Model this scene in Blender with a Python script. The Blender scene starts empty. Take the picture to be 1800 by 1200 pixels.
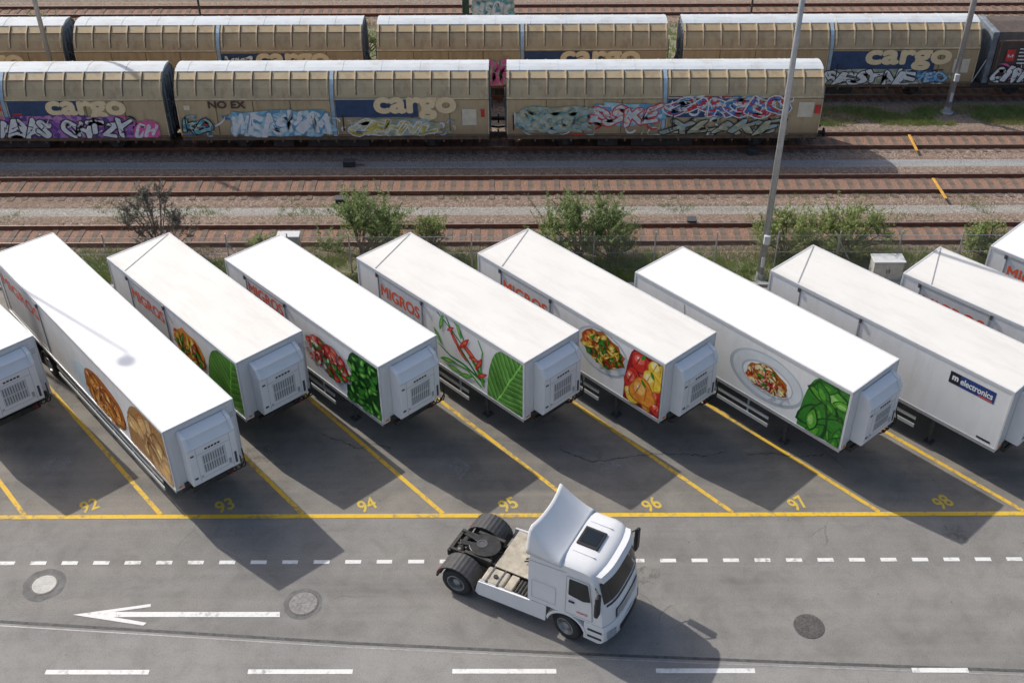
import bpy, bmesh, math, random
from mathutils import Matrix, Vector
from mathutils import noise as nz
R=math.radians
rnd=random.Random(7)
C=bpy.context.scene.collection
SC=bpy.context.scene
# ------------------------------------------------------------------ camera
H=26.6; TH=36.7; F=1976.0
RM=(Matrix.Rotation(R(90-TH),3,'X') @ Matrix.Rotation(R(-0.22),3,'Z'))
cd=bpy.data.cameras.new('camera'); cam=bpy.data.objects.new('camera',cd); C.objects.link(cam)
cam.location=(0,0,H); cam.rotation_euler=RM.to_euler(); cd.sensor_width=36; cd.lens=F/1800*36; cd.clip_end=5000; cd.clip_start=.5
SC.camera=cam
def ray(px,py): return RM@Vector(((px-900)/F,-(py-600)/F,-1))
def P(px,py,z=0.0):
    d=ray(px,py); t=(z-H)/d.z
    return Vector((d.x*t,d.y*t,z))
def PY(px,py,y):
    d=ray(px,py); t=y/d.y
    return Vector((d.x*t,y,H+d.z*t))
RT=RM.transposed()
def proj(v):
    c=RT@(Vector(v)-Vector((0,0,H))); return (900+F*c.x/-c.z, 600-F*c.y/-c.z)
# ------------------------------------------------------------------ light
SUN=Vector((-.786*math.cos(R(42)),.618*math.cos(R(42)),math.sin(R(42))))
w=bpy.data.worlds.new('World'); SC.world=w; w.use_nodes=True
bg=w.node_tree.nodes['Background']; sk=w.node_tree.nodes.new('ShaderNodeTexSky'); sk.sky_type='NISHITA'; sk.sun_disc=False
sk.sun_elevation=R(42); sk.sun_rotation=R(308.2); sk.air_density=1.0; sk.dust_density=3.5
w.node_tree.links.new(sk.outputs[0],bg.inputs[0]); bg.inputs[1].default_value=.15
ld=bpy.data.lights.new('sun','SUN'); ld.energy=3.7; ld.angle=R(.6); ld.color=(1,.95,.87)
lo=bpy.data.objects.new('sun',ld); C.objects.link(lo); lo.rotation_euler=SUN.to_track_quat('Z','Y').to_euler(); lo.location=(-30,20,40)
SC.view_settings.view_transform='Standard'; SC.view_settings.look='None'; SC.view_settings.exposure=0
# ------------------------------------------------------------------ material helpers
def nd(nt,typ,ins={},**props):
    n=nt.nodes.new(typ)
    for k,v in props.items(): setattr(n,k,v)
    for k,v in ins.items():
        s=n.inputs[k]
        if isinstance(v,bpy.types.NodeSocket): nt.links.new(v,s)
        else: s.default_value=v
    return n
def newm(name,rough=.6,metal=0):
    m=bpy.data.materials.new(name); m.use_nodes=True; nt=m.node_tree; b=nt.nodes['Principled BSDF']
    b.inputs['Roughness'].default_value=rough; b.inputs['Metallic'].default_value=metal
    return m,nt,b
def c4(c): return (c[0],c[1],c[2],1)
def ramp(nt,fac,stops,interp='LINEAR'):
    r=nt.nodes.new('ShaderNodeValToRGB'); r.color_ramp.interpolation=interp
    e=r.color_ramp.elements
    while len(e)<len(stops): e.new(.5)
    for i,(p,c) in enumerate(stops):
        e[i].position=p; e[i].color=c4(c) if len(c)==3 else c
    nt.links.new(fac,r.inputs[0]); return r.outputs[0]
def coords(nt,scale=(1,1,1),rot=(0,0,0),loc=(0,0,0)):
    tc=nd(nt,'ShaderNodeTexCoord'); mp=nd(nt,'ShaderNodeMapping',{'Vector':tc.outputs['Object'],'Scale':scale,'Rotation':rot,'Location':loc}); return mp.outputs[0]
def noise(nt,vec,scale,detail=4,rough=.55,dist=0):
    return nd(nt,'ShaderNodeTexNoise',{'Vector':vec,'Scale':scale,'Detail':detail,'Roughness':rough,'Distortion':dist}).outputs[0]
def mix(nt,f,a,b,bt='MIX'):
    n=nt.nodes.new('ShaderNodeMixRGB'); n.blend_type=bt
    for k,v in ((0,f),(1,a),(2,b)):
        if isinstance(v,bpy.types.NodeSocket): nt.links.new(v,n.inputs[k])
        elif k==0: n.inputs[0].default_value=v
        else: n.inputs[k].default_value=c4(v)
    return n.outputs[0]
def mth(nt,op,a,b=None):
    ins={0:a}
    if b is not None: ins[1]=b
    return nd(nt,'ShaderNodeMath',ins,operation=op).outputs[0]
def bump(nt,b,h,strength=.3,dist=.02):
    n=nd(nt,'ShaderNodeBump',{'Height':h,'Strength':strength,'Distance':dist}); nt.links.new(n.outputs[0],b.inputs['Normal'])
def sc(c,k): return tuple(max(0,min(1,x*k)) for x in c)
MC={}
def M(name,col,rough=.55,metal=0,var=.15,scale=3,bmp=0):
    if name in MC: return MC[name]
    m,nt,b=newm(name,rough,metal)
    v=coords(nt); n=noise(nt,v,scale,6,.6)
    o=ramp(nt,n,[(.3,sc(col,1-var)),(.7,sc(col,1+var*.6))])
    nt.links.new(o,b.inputs['Base Color'])
    if bmp: bump(nt,b,n,bmp)
    MC[name]=m; return m
def asphalt(name,dark,light,spots=.5,tint=(.2,.17,.13)):
    m,nt,b=newm(name,.88)
    v=coords(nt); big=noise(nt,v,.20,8,.68,.6); mid=noise(nt,v,1.1,8,.72,.5); fine=noise(nt,v,26,3,.8)
    st=noise(nt,coords(nt,(.05,1.1,1)),1.0,6,.65)
    col=ramp(nt,big,[(.36,dark),(.62,light)])
    col=mix(nt,ramp(nt,st,[(.42,(0,0,0)),(.64,(.65,.65,.65))]),col,tint)
    col=mix(nt,.8,col,ramp(nt,mid,[(.3,(.68,.675,.67)),(.52,(.92,.92,.92)),(.7,(1.0,1.0,1.0))]),'MULTIPLY')
    col=mix(nt,.9,col,ramp(nt,fine,[(.3,(.55,.55,.55)),(.5,(.92,.92,.92)),(.72,(1,1,1))]),'MULTIPLY')
    blot=noise(nt,v,.9,5,.65,1.0)
    col=mix(nt,ramp(nt,blot,[(.64,(0,0,0)),(.76,(spots,spots,spots))]),col,sc(dark,.55))
    vo=nd(nt,'ShaderNodeTexVoronoi',{'Vector':v,'Scale':1.3},feature='F1')
    col=mix(nt,ramp(nt,vo.outputs[0],[(.02,(.6,.6,.6)),(.045,(0,0,0))]),col,(.045,.042,.04))
    wv=nd(nt,'ShaderNodeTexVoronoi',{'Vector':mix(nt,.35,v,nd(nt,'ShaderNodeTexNoise',{'Vector':v,'Scale':.9,'Detail':6}).outputs['Color'],'ADD'),'Scale':.20},feature='DISTANCE_TO_EDGE')
    cm_=mix(nt,1,ramp(nt,wv.outputs[0],[(.0012,(.55,.55,.55)),(.0032,(0,0,0))]),ramp(nt,noise(nt,v,.25,3),[(.57,(0,0,0)),(.62,(1,1,1))]),'MULTIPLY')
    col=mix(nt,cm_,col,sc(dark,.4))
    nt.links.new(col,b.inputs['Base Color']); bump(nt,b,fine,.5,.01); return m
def stones(name,cols,scale=11,rust=None,dirt=(.16,.13,.10)):
    m,nt,b=newm(name,.95)
    v=coords(nt); vo=nd(nt,'ShaderNodeTexVoronoi',{'Vector':v,'Scale':scale},feature='F1')
    sep=nd(nt,'ShaderNodeSeparateColor',{0:vo.outputs['Color']})
    k=len(cols); col=ramp(nt,sep.outputs[0],[(i/k,c) for i,c in enumerate(cols)],'CONSTANT')
    d=ramp(nt,vo.outputs['Distance'],[(.15,(1,1,1)),(.75,(.45,.43,.4))])
    col=mix(nt,.8,col,d,'MULTIPLY')
    big=noise(nt,v,.5,7,.7)
    col=mix(nt,ramp(nt,big,[(.35,(0,0,0)),(.65,(.8,.8,.8))]),col,dirt)
    st=noise(nt,coords(nt,(.08,1.6,1)),1.0,6,.7)
    col=mix(nt,.8,col,ramp(nt,st,[(.35,(.68,.66,.64)),(.6,(1,1,1))]),'MULTIPLY')
    if rust:
        tc=nd(nt,'ShaderNodeTexCoord'); sx_=nd(nt,'ShaderNodeSeparateXYZ',{0:tc.outputs['Object']})
        a=mth(nt,'ABSOLUTE',sx_.outputs[1])
        f=ramp(nt,a,[(.8,(.75,.75,.75)),(1.8,(.15,.15,.15))])
        col=mix(nt,f,col,rust)
    nt.links.new(col,b.inputs['Base Color']); bump(nt,b,vo.outputs['Distance'],.8,-.04); return m
def cells(name,scale,cols,rough=.5,edge=.6,dist=1.2,stretch=(1,1,1)):
    m,nt,b=newm(name,rough)
    v=coords(nt,stretch); nz_=nd(nt,'ShaderNodeTexNoise',{'Vector':v,'Scale':2.5,'Detail':3})
    vv=mix(nt,.12*dist,v,nz_.outputs['Color'],'ADD')
    vo=nd(nt,'ShaderNodeTexVoronoi',{'Vector':vv,'Scale':scale},feature='F1')
    sep=nd(nt,'ShaderNodeSeparateColor',{0:vo.outputs['Color']})
    k=len(cols); col=ramp(nt,sep.outputs[0],[(i/k,c) for i,c in enumerate(cols)],'CONSTANT')
    col=mix(nt,1,col,ramp(nt,vo.outputs['Distance'],[(.05,(1,1,1)),(.7,(edge,edge,edge))]),'MULTIPLY')
    nt.links.new(col,b.inputs['Base Color']); return m
def leafv(name,dark,light,ctr,phi,freq=3.0):
    m,nt,b=newm(name,.35); p=R(phi)
    v=coords(nt,(1,1,1),(0,p,0),(-(ctr[0]*math.cos(p)+ctr[1]*math.sin(p)),0,-(-ctr[0]*math.sin(p)+ctr[1]*math.cos(p))))
    n=nd(nt,'ShaderNodeTexNoise',{'Vector':v,'Scale':1.6,'Detail':3}); vv=mix(nt,.18,v,n.outputs['Color'],'ADD')
    s=nd(nt,'ShaderNodeSeparateXYZ',{0:vv}); ab=mth(nt,'ABSOLUTE',mth(nt,'SUBTRACT',s.outputs[2],.09))
    t=mth(nt,'FRACT',mth(nt,'MULTIPLY',mth(nt,'SUBTRACT',s.outputs[0],mth(nt,'MULTIPLY',ab,.75)),freq))
    col=ramp(nt,t,[(0,sc(light,1.5)),(.07,sc(light,1.1)),(.14,sc(dark,1.1)),(.6,sc(light,.8)),(.95,light),(1,sc(light,1.5))])
    col=mix(nt,ramp(nt,ab,[(.015,(1,1,1)),(.04,(0,0,0))]),col,sc(light,1.9))
    f=noise(nt,v,1.3,5,.6); col=mix(nt,.8,col,ramp(nt,f,[(.32,(.35,.4,.35)),(.62,(1,1,1))]),'MULTIPLY')
    d=nd(nt,'ShaderNodeTexVoronoi',{'Vector':v,'Scale':9.0},feature='F1')
    col=mix(nt,ramp(nt,d.outputs[0],[(.08,(.6,.6,.6)),(.14,(0,0,0))]),col,sc(light,2.2))
    nt.links.new(col,b.inputs['Base Color']); return m
def paint(name,col,dirt,amt=.5,rough=.45,streak=(1.6,1.6,.25),scale=1.4,g0=.86,grime=None):
    m,nt,b=newm(name,rough)
    s=noise(nt,coords(nt,streak),scale,7,.68); g=noise(nt,coords(nt),.7,5,.6)
    c=mix(nt,ramp(nt,s,[(.48,(0,0,0)),(.78,(amt,amt,amt))]),col,dirt)
    c=mix(nt,.6,c,ramp(nt,g,[(.3,(g0,g0,g0)),(.7,(1,1,1))]),'MULTIPLY')
    if grime:
        z=nd(nt,'ShaderNodeSeparateXYZ',{0:coords(nt)}).outputs[2]; f=mth(nt,'ADD',z,mth(nt,'MULTIPLY',s,.9))
        c=mix(nt,ramp(nt,mth(nt,'MULTIPLY',mth(nt,'SUBTRACT',f,grime),1.2),[(0,(.75,.75,.75)),(1,(0,0,0))]),c,dirt)
    nt.links.new(c,b.inputs['Base Color']); return m
# ------------------------------------------------------------------ mesh helpers
class MB:
    def __init__(s): s.v=[]; s.f=[]; s.mi=[]
    def add(s,vs,fs,mi=0):
        o=len(s.v); s.v+=[tuple(q) for q in vs]; s.f+=[tuple(i+o for i in f) for f in fs]; s.mi+=[mi]*len(fs); return s
    def box(s,x0,x1,y0,y1,z0,z1,mi=0):
        return s.add([(x0,y0,z0),(x1,y0,z0),(x1,y1,z0),(x0,y1,z0),(x0,y0,z1),(x1,y0,z1),(x1,y1,z1),(x0,y1,z1)],
            [(0,3,2,1),(4,5,6,7),(0,1,5,4),(1,2,6,5),(2,3,7,6),(3,0,4,7)],mi)
    def prism(s,pts,a,b,axis='y',mi=0):
        n=len(pts)
        if axis=='y': vs=[(p[0],a,p[1]) for p in pts]+[(p[0],b,p[1]) for p in pts]
        elif axis=='x': vs=[(a,p[0],p[1]) for p in pts]+[(b,p[0],p[1]) for p in pts]
        else: vs=[(p[0],p[1],a) for p in pts]+[(p[0],p[1],b) for p in pts]
        fs=[tuple(range(n)),tuple(range(2*n-1,n-1,-1))]+[(i,(i+1)%n,n+(i+1)%n,n+i) for i in range(n)]
        return s.add(vs,fs,mi)
    def tube(s,p0,p1,r0,r1=None,n=8,mi=0):
        p0=Vector(p0); p1=Vector(p1); r1=r0 if r1 is None else r1
        d=(p1-p0).normalized(); a=d.orthogonal().normalized(); b=d.cross(a)
        vs=[p0+(a*math.cos(t)+b*math.sin(t))*r0 for t in [2*math.pi*i/n for i in range(n)]]+[p1+(a*math.cos(t)+b*math.sin(t))*r1 for t in [2*math.pi*i/n for i in range(n)]]
        return s.add(vs,[(i,(i+1)%n,n+(i+1)%n,n+i) for i in range(n)]+[tuple(range(n)),tuple(range(2*n-1,n-1,-1))],mi)
    def path(s,pts,r,n=6,mi=0):
        for a,b in zip(pts,pts[1:]): s.tube(a,b,r,n=n,mi=mi)
        return s
    def lathe(s,prof,n=28,mi=0,axis='y',o=(0,0,0),cap=True):
        vs=[]
        for r,t in prof:
            for i in range(n):
                a=2*math.pi*i/n; c,q=r*math.cos(a),r*math.sin(a)
                vs.append((o[0]+c,o[1]+t,o[2]+q) if axis=='y' else (o[0]+c,o[1]+q,o[2]+t))
        fs=[]
        for k in range(len(prof)-1):
            for i in range(n): fs.append((k*n+i,k*n+(i+1)%n,(k+1)*n+(i+1)%n,(k+1)*n+i))
        if cap: fs.append(tuple(range(n)))
        fs.append(tuple(range((len(prof)-1)*n,len(prof)*n)))
        return s.add(vs,fs,mi)
    def grid(s,rows,mi=0,close=False):
        n=len(rows[0]); vs=[p for r in rows for p in r]; fs=[]
        for k in range(len(rows)-1):
            for i in range(n-1 if not close else n): fs.append((k*n+i,k*n+(i+1)%n,(k+1)*n+(i+1)%n,(k+1)*n+i))
        return s.add(vs,fs,mi)
    def poly(s,pts,mi=0): return s.add(pts,[tuple(range(len(pts)))],mi)
    def build(s,name,mats,parent=None,bevel=0,smooth=False,loc=None,seg=2,recalc=True):
        me=bpy.data.meshes.new(name); me.from_pydata(s.v,[],s.f)
        mats=mats if isinstance(mats,(list,tuple)) else [mats]
        for m in mats: me.materials.append(m)
        if len(mats)>1: me.polygons.foreach_set('material_index',s.mi)
        if recalc:
            bm=bmesh.new(); bm.from_mesh(me); bmesh.ops.recalc_face_normals(bm,faces=bm.faces); bm.to_mesh(me); bm.free()
        if smooth: me.polygons.foreach_set('use_smooth',[True]*len(me.polygons))
        o=bpy.data.objects.new(name,me); C.objects.link(o)
        if parent: o.parent=parent
        if loc: o.location=loc
        if bevel:
            md=o.modifiers.new('bevel','BEVEL'); md.width=bevel; md.segments=seg; md.limit_method='ANGLE'; md.angle_limit=R(30)
            if smooth: md.harden_normals=True
        return o
def tag(o,label=None,cat=None,group=None,kind=None):
    if label: o['label']=label
    if cat: o['category']=cat
    if group: o['group']=group
    if kind: o['kind']=kind
    return o
def thing(name,label,cat,loc=(0,0,0),rz=0,group=None):
    o=bpy.data.objects.new(name,None); C.objects.link(o); o.empty_display_size=.3
    o.location=loc; o.rotation_euler=(0,0,rz); return tag(o,label,cat,group)
def struct(o): o['kind']='structure'; return o
def sheet(name,x0,x1,y0,y1,z,mat,nx=1):
    m=MB(); m.poly([(x0,y0,z),(x1,y0,z),(x1,y1,z),(x0,y1,z)]); return m.build(name,mat)
_tc={}
def text_geo(s,off=0,shear=0):
    k=(s,off,shear)
    if k in _tc: return _tc[k]
    cu=bpy.data.curves.new('t','FONT'); cu.body=s; cu.size=1; cu.offset=off; cu.shear=shear; cu.resolution_u=4
    ob=bpy.data.objects.new('t',cu); C.objects.link(ob); dg=bpy.context.evaluated_depsgraph_get(); dg.update()
    me=bpy.data.meshes.new_from_object(ob.evaluated_get(dg))
    vs=[(v.co.x,v.co.y) for v in me.vertices]; fs=[tuple(p.vertices) for p in me.polygons]
    bpy.data.objects.remove(ob); bpy.data.curves.remove(cu); bpy.data.meshes.remove(me)
    _tc[k]=(vs,fs); return _tc[k]
def text_fit(s,w,h,off=0,shear=0,base=0):
    vb,_=text_geo(s,base,shear); vs,fs=text_geo(s,off,shear)
    x0=min(v[0] for v in vb); x1=max(v[0] for v in vb); y0=min(v[1] for v in vb); y1=max(v[1] for v in vb)
    return [((x-x0)/(x1-x0)*w,(y-y0)/(y1-y0)*h) for x,y in vs],fs
def wall_text(s,x0,z0,w,h,y,mat,parent,bold=0,shear=0,name='lettering'):
    vs,fs=text_fit(s,w-2*bold,h-2*bold,.0,shear,.0); m=MB()
    sh=[(0,0)]+([(bold*math.cos(k*math.pi/4),bold*math.sin(k*math.pi/4)) for k in range(8)] if bold else [])
    for i,(a0,b0) in enumerate(sh): m.add([(x0+bold+a+a0,y-.0004*i,z0+bold+b+b0) for a,b in vs],fs)
    return m.build(name,mat,parent,recalc=False)
def crom(pts,k=5):
    out=[]; n=len(pts)
    for i in range(n):
        p0,p1,p2,p3=[Vector(pts[(i+j)%n]) for j in (-1,0,1,2)]
        for q in range(k):
            t=q/k; out.append(tuple(.5*((2*p1)+(p2-p0)*t+(2*p0-5*p1+4*p2-p3)*t*t+(3*p1-p0-3*p2+p3)*t**3)))
    return out
# ------------------------------------------------------------------ materials
white=M('white_paint',(.74,.745,.75),.35,0,.05,1.5)
white_wall=paint('white_trailer_wall',(.76,.76,.755),(.48,.46,.42),.4,.38)
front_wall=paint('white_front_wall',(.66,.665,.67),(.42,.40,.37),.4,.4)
roof_clean=paint('clean_white_roof',(.80,.81,.82),(.68,.67,.65),.3,.5,(.5,.5,.5),1.2)
roof_dirty=paint('weathered_cream_roof',(.70,.685,.65),(.50,.46,.41),.45,.6,(.35,1.6,1),1.3,.88)
alu=M('brushed_aluminium',(.55,.56,.58),.4,.6,.15,8)
grey_trim=M('grey_trim',(.36,.37,.38),.5,.2,.15,6)
lightgrey=M('light_grey_plastic',(.55,.56,.57),.5,0,.08,4)
darkgrey=M('dark_grey_metal',(.08,.08,.085),.6,.2,.3,6)
black=M('black_plastic',(.02,.02,.022),.5,0,.3,8)
rubber=M('tyre_rubber',(.03,.03,.032),.85,0,.35,12,.3)
chassis=M('grimy_chassis_steel',(.05,.048,.045),.7,.2,.5,5)
migros=M('orange_red_lettering',(.72,.10,.03),.5,0,.04,3)
glass=M('dark_glass',(.012,.016,.02),.06,0,.2,2)
red=M('red_lens',(.4,.02,.02),.3)
amber=M('orange_lens',(.8,.25,.03),.3)
def roadpaint(name,col,under,wear,mx=1):
    m,nt,b=newm(name,.75); v=coords(nt)
    n=noise(nt,v,5,7,.75); n2=noise(nt,v,.6,4,.6)
    f=mix(nt,.5,n,n2,'ADD')
    c=mix(nt,ramp(nt,f,[(wear,(0,0,0)),(wear+.14,(mx,mx,mx))]),col,under)
    c=mix(nt,.5,c,ramp(nt,noise(nt,v,20,3,.7),[(.3,(.7,.7,.7)),(.6,(1,1,1))]),'MULTIPLY')
    nt.links.new(c,b.inputs['Base Color']); return m
yellow=roadpaint('yellow_road_paint',(.72,.46,.03),(.32,.25,.11),.77)
yellow_stall=roadpaint('yellow_stall_paint',(.70,.44,.04),(.28,.22,.12),.75)
yellow_worn=roadpaint('worn_yellow_road_paint',(.62,.44,.06),(.32,.26,.12),.76,.8)
white_line=roadpaint('white_road_paint',(.72,.72,.70),(.32,.32,.31),.78)
road_m=asphalt('grey_road_asphalt',(.195,.188,.179),(.27,.261,.247),.3,(.29,.275,.25))
yard_m=asphalt('darker_parking_asphalt',(.17,.161,.148),(.265,.247,.218),.5,(.315,.28,.235))
patch_m=asphalt('pale_asphalt',(.235,.23,.221),(.30,.292,.278),.2,(.31,.30,.28))
dark_patch=M('dark_asphalt_repair',(.15,.148,.145),.9,0,.35,3)
crack_m=M('crack_sealant',(.055,.055,.055),.8,0,.3,6)
# ------------------------------------------------------------------ ground
soil_m=stones('brown_gravel_ground',[(.25,.20,.16),(.31,.265,.22),(.18,.145,.115),(.38,.34,.30),(.20,.19,.125)],13,None,(.225,.18,.14))
struct(sheet('ground',-900,900,-300,1500,-.03,soil_m))
yb=P(900,907,0).y
struct(sheet('road',-120,120,-60,yb,0,road_m))
struct(sheet('parking_yard',-120,120,yb,39.5,0.0,yard_m))
struct(MB().box(-120,120,39.5,39.68,-.1,.12).build('kerb',M('kerb_concrete',(.38,.37,.35),.9,0,.25,3)))
verge_m=stones('verge_soil',[(.22,.21,.12),(.28,.25,.16),(.17,.19,.09),(.34,.30,.24)],8,None,(.19,.20,.09))
struct(sheet('verge',-120,120,39.68,42.1,.01,verge_m))
def pathpts(px): return [P(a,b,0) for a,b in px]
seam=[(-120,1086),(0,1093),(280,1110),(620,1131),(1000,1149),(1400,1165),(1920,1184)]
sp=pathpts(seam)
m=MB(); m.poly([(p.x,p.y,.004) for p in sp]+[(40,5,.004),(-40,5,.004)]); struct(m.build('road_lower_lane',patch_m))
def ribbon(pts,wd,z,mat,name,jit=0):
    m=MB(); L=[];Rr=[]
    for i,p in enumerate(pts):
        a=pts[max(0,i-1)]; b=pts[min(len(pts)-1,i+1)]; t=Vector((b.x-a.x,b.y-a.y,0)).normalized(); n=Vector((-t.y,t.x,0))
        k=wd*(.5+rnd.uniform(-jit,jit)); L.append((p.x+n.x*k,p.y+n.y*k,z)); Rr.append((p.x-n.x*k,p.y-n.y*k,z))
    m.grid([L,Rr]); return m.build(name,mat)
tag(ribbon([Vector((p.x,p.y+.02,0)) for p in sp],.10,.009,M('joint_filler',(.09,.09,.09),.8,0,.5,6),'road_joint'),'long dark curved joint crossing the road below the white arrow','road joint')
tag(ribbon([Vector((p.x,p.y-.13,0)) for p in sp],.04,.009,M('steel_groove',(.33,.32,.31),.6,.2,.3,5),'embedded_rail'),'thin steel rail sunk in the road along the dark curved joint','rail')
cr=[([(985,790),(1010,800),(1040,812),(1075,808),(1110,802),(1150,797),(1200,798),(1240,802),(1278,793)],'meandering dark crack between stalls 95 and 96'),
    ([(560,762),(600,775),(632,790),(655,778),(690,790)],'short jagged crack in stall 94'),
    ([(1310,800),(1360,797),(1400,802),(1450,799)],'straight dark crack across stall 97')]
for pts,lab in cr:
    pp=pathpts(pts); q=[]
    for a,b in zip(pp,pp[1:]):
        for t in range(12): 
            v=a.lerp(b,t/12); q.append(Vector((v.x+rnd.uniform(-.04,.04),v.y+rnd.uniform(-.05,.05),0)))
    tag(ribbon(q,.024,.013,crack_m,'pavement_crack',.4),lab,'crack')
def blob(cx,cy,rx,ry,z,mat,name,seed,n=18,j=.3):
    r=random.Random(seed); pts=[(cx+rx*math.cos(2*math.pi*i/n)*(1+r.uniform(-j,j)),cy+ry*math.sin(2*math.pi*i/n)*(1+r.uniform(-j,j)),z) for i in range(n)]
    m=MB(); m.poly([tuple(a) for a in crom(pts,4)]); return m.build(name,mat)
def softmat(name,col,amt,lo=.45,hi=.68):
    m,nt,b=newm(name,.7); nt.links.new(ramp(nt,noise(nt,coords(nt),4,6,.7),[(.3,col),(.7,sc(col,1.8))]),b.inputs['Base Color'])
    al=ramp(nt,noise(nt,coords(nt),3.2,7,.8),[(lo,(0,0,0)),(hi,(amt,amt,amt))]); nt.links.new(al,b.inputs['Alpha']); return m
oil=softmat('oil_stain',(.05,.05,.05),.5); chalk=softmat('pale_scuff',(.3,.3,.3),.6)
for i,(px,py,rx,ry,mt,lab) in enumerate([(800,822,.5,.5,chalk,'pale scuffed patch with dark rim in stall 94'),(100,818,.5,.45,chalk,'pale scuffed patch in stall 92'),(1072,818,.45,.4,chalk,'small pale scuff beside the crack in stall 95'),
    (1680,935,.45,.4,oil,'dark oil stain below stall number 98'),(450,800,.6,.5,oil,'dark oil stain in stall 93'),(1130,1010,.5,.35,oil,'faint oil stain just right of the tractor cab')]):
    p=P(px,py); tag(blob(p.x,p.y,rx,ry,.004,mt,'stain',i),lab,'stain')
# ------------------------------------------------------------------ markings
yl=[P(px,909-7*px/1800.,0) for px in (-200,2000)]
def strip(a,b,wd,z,mat,name):
    n=max(1,int((b-a).length/4)); return ribbon([a.lerp(b,i/n) for i in range(n+1)],wd,z,mat,name)
tag(strip(yl[0],yl[1],.18,.010,yellow,'yellow_line'),'long yellow line running across the front of all the stalls','road marking')
bases=[-195,45,285,535,782,1035,1292,1550,1805,2060,2310]
sd=Vector((-.66,.751,0))
nm=['far left edge','left of stall 92','between stalls 92 and 93','between stalls 93 and 94','between stalls 94 and 95','between stalls 95 and 96','between stalls 96 and 97','between stalls 97 and 98','right of stall 98','beyond stall 98 at the right','outermost right']
for b_,t in zip(bases,nm):
    p=P(b_,908-7*b_/1800.); a=p+sd*.1
    tag(strip(a,a+sd*17.5,.15,.006,yellow_stall,'stall_line'),'slanted yellow stall line '+t,'road marking','yellow stall lines')
pos7=['leftmost of the seven','second from the left','third from the left','middle one of the seven','third from the right','second from the right','rightmost of the seven']
for s,(px,py),ps in zip(['92','93','94','95','96','97','98'],[(157,888),(395,888),(645,887),(893,886),(1145,886),(1402,884),(1657,882)],pos7):
    p=P(px,py); vs,fs=text_fit(s,.58,.58,.02,0,.02); a=R(30); m=MB()
    m.add([(p.x+(x-.29)*math.cos(a)-(y-.29)*math.sin(a),p.y+(x-.29)*math.sin(a)+(y-.29)*math.cos(a),.007) for x,y in vs],fs)
    tag(m.build('stall_number',yellow_worn,recalc=False),'worn yellow painted stall number %s, %s'%(s,ps),'road marking')
for k in range(-2,36):
    px=12+55.35*k; 
    a=P(px-14,989.5-7.5*px/1800.); b=P(px+14,989.5-7.5*px/1800.); dl=min(0,rnd.uniform(-.02,.05))
    side='left of the parked tractor' if px<760 else ('right of the parked tractor' if px>1110 else 'under the parked tractor')
    tag(strip(a,Vector((b.x+dl,b.y,0)),.15,.006,white_line,'road_dash'),'short white road dash '+side,'road marking','short white dashes '+side)
for i,(x0,x1) in enumerate([(80,262),(436,620),(795,978),(1153,1327),(1603,1702)]):
    y=1181-4*x0/1800.
    tag(strip(P(x0,y),P(x1,y),.16,.011,white_line,'lane_dash'),['leftmost','second from left','middle','second from right','rightmost'][i]+' long white lane dash at the bottom edge of the road','road marking')
m=MB()
ar=[(128,1080),(265,1061),(265,1066),(200,1075),(492,1075),(492,1084),(200,1084),(258,1094),(252,1099)]
m.poly([(P(a,b).x,P(a,b).y,.009) for a,b in ar]); tag(m.build('road_arrow',white_line),'long white painted arrow pointing left','road marking')
iron=M('cast_iron',(.12,.11,.105),.6,.3,.5,14,.6)
for px,py,ro,ri,mi_,lab in [(78,1027,.66,.36,M('pale_concrete_lid',(.5,.49,.46),.8,0,.2,5),'round manhole with a pale concrete lid at the left edge'),(533,1060,.60,.42,M('grey_lid',(.24,.23,.22),.8,0,.4,9),'round manhole with speckled grey lid right of the arrow'),(1422,1100,.46,.40,iron,'dark cast iron manhole cover right of the tractor')]:
    p=P(px,py); t=thing('manhole',lab,'manhole',(p.x,p.y,0))
    blob(0,0,ro*.97,ro*.97,.005,dark_patch,'surround',3,22,.06).parent=t
    MB().lathe([(ri+.05,0.007),(ri+.05,.0145)],40,axis='z').build('frame',iron,t)
    cv=MB().lathe([(ri,0.013),(ri,.019)],40,axis='z').build('cover',mi_,t)
    mm=MB()
    for a in range(-4,5):
        w_=math.sqrt(max(0,ri*ri*.8-(a*ri*.2)**2))
        if w_>.03: mm.box(-w_,w_,a*ri*.2-.006,a*ri*.2+.006,.019,.022)
    mm.build('cover_ribs',mi_,cv)
# ------------------------------------------------------------------ railway
ballast_m=stones('brown_ballast',[(.35,.28,.23),(.25,.195,.16),(.43,.37,.32),(.17,.13,.105),(.30,.235,.19),(.49,.43,.38)],12,(.25,.135,.09),(.225,.165,.125))
path_m=stones('pale_gravel',[(.47,.45,.42),(.37,.355,.33),(.53,.51,.48),(.29,.275,.25)],15,None,(.33,.315,.285))
grey_path=stones('grey_fine_gravel',[(.38,.385,.39),(.32,.325,.33),(.45,.455,.46)],16,None,(.31,.315,.32))
rail_m=M('rusty_rail_steel',(.22,.09,.05),.6,.2,.4,4); railtop=M('worn_rail_top',(.38,.30,.26),.35,.6,.3,4)
sleeper_m=M('weathered_sleeper',(.15,.11,.085),.9,0,.5,2,.3)
struct(sheet('gravel_path',-200,200,45.5,46.8,.015,path_m))
struct(sheet('service_path',-200,200,49.85,51.2,.015,grey_path))
struct(sheet('back_path',-200,200,61.4,68.6,.015,stones('back_gravel',[(.28,.25,.18),(.22,.23,.12),(.36,.33,.28)],7,None,(.19,.20,.10))))
slp=MB().box(-.13,.13,-1.25,1.25,-.08,.075)
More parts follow.
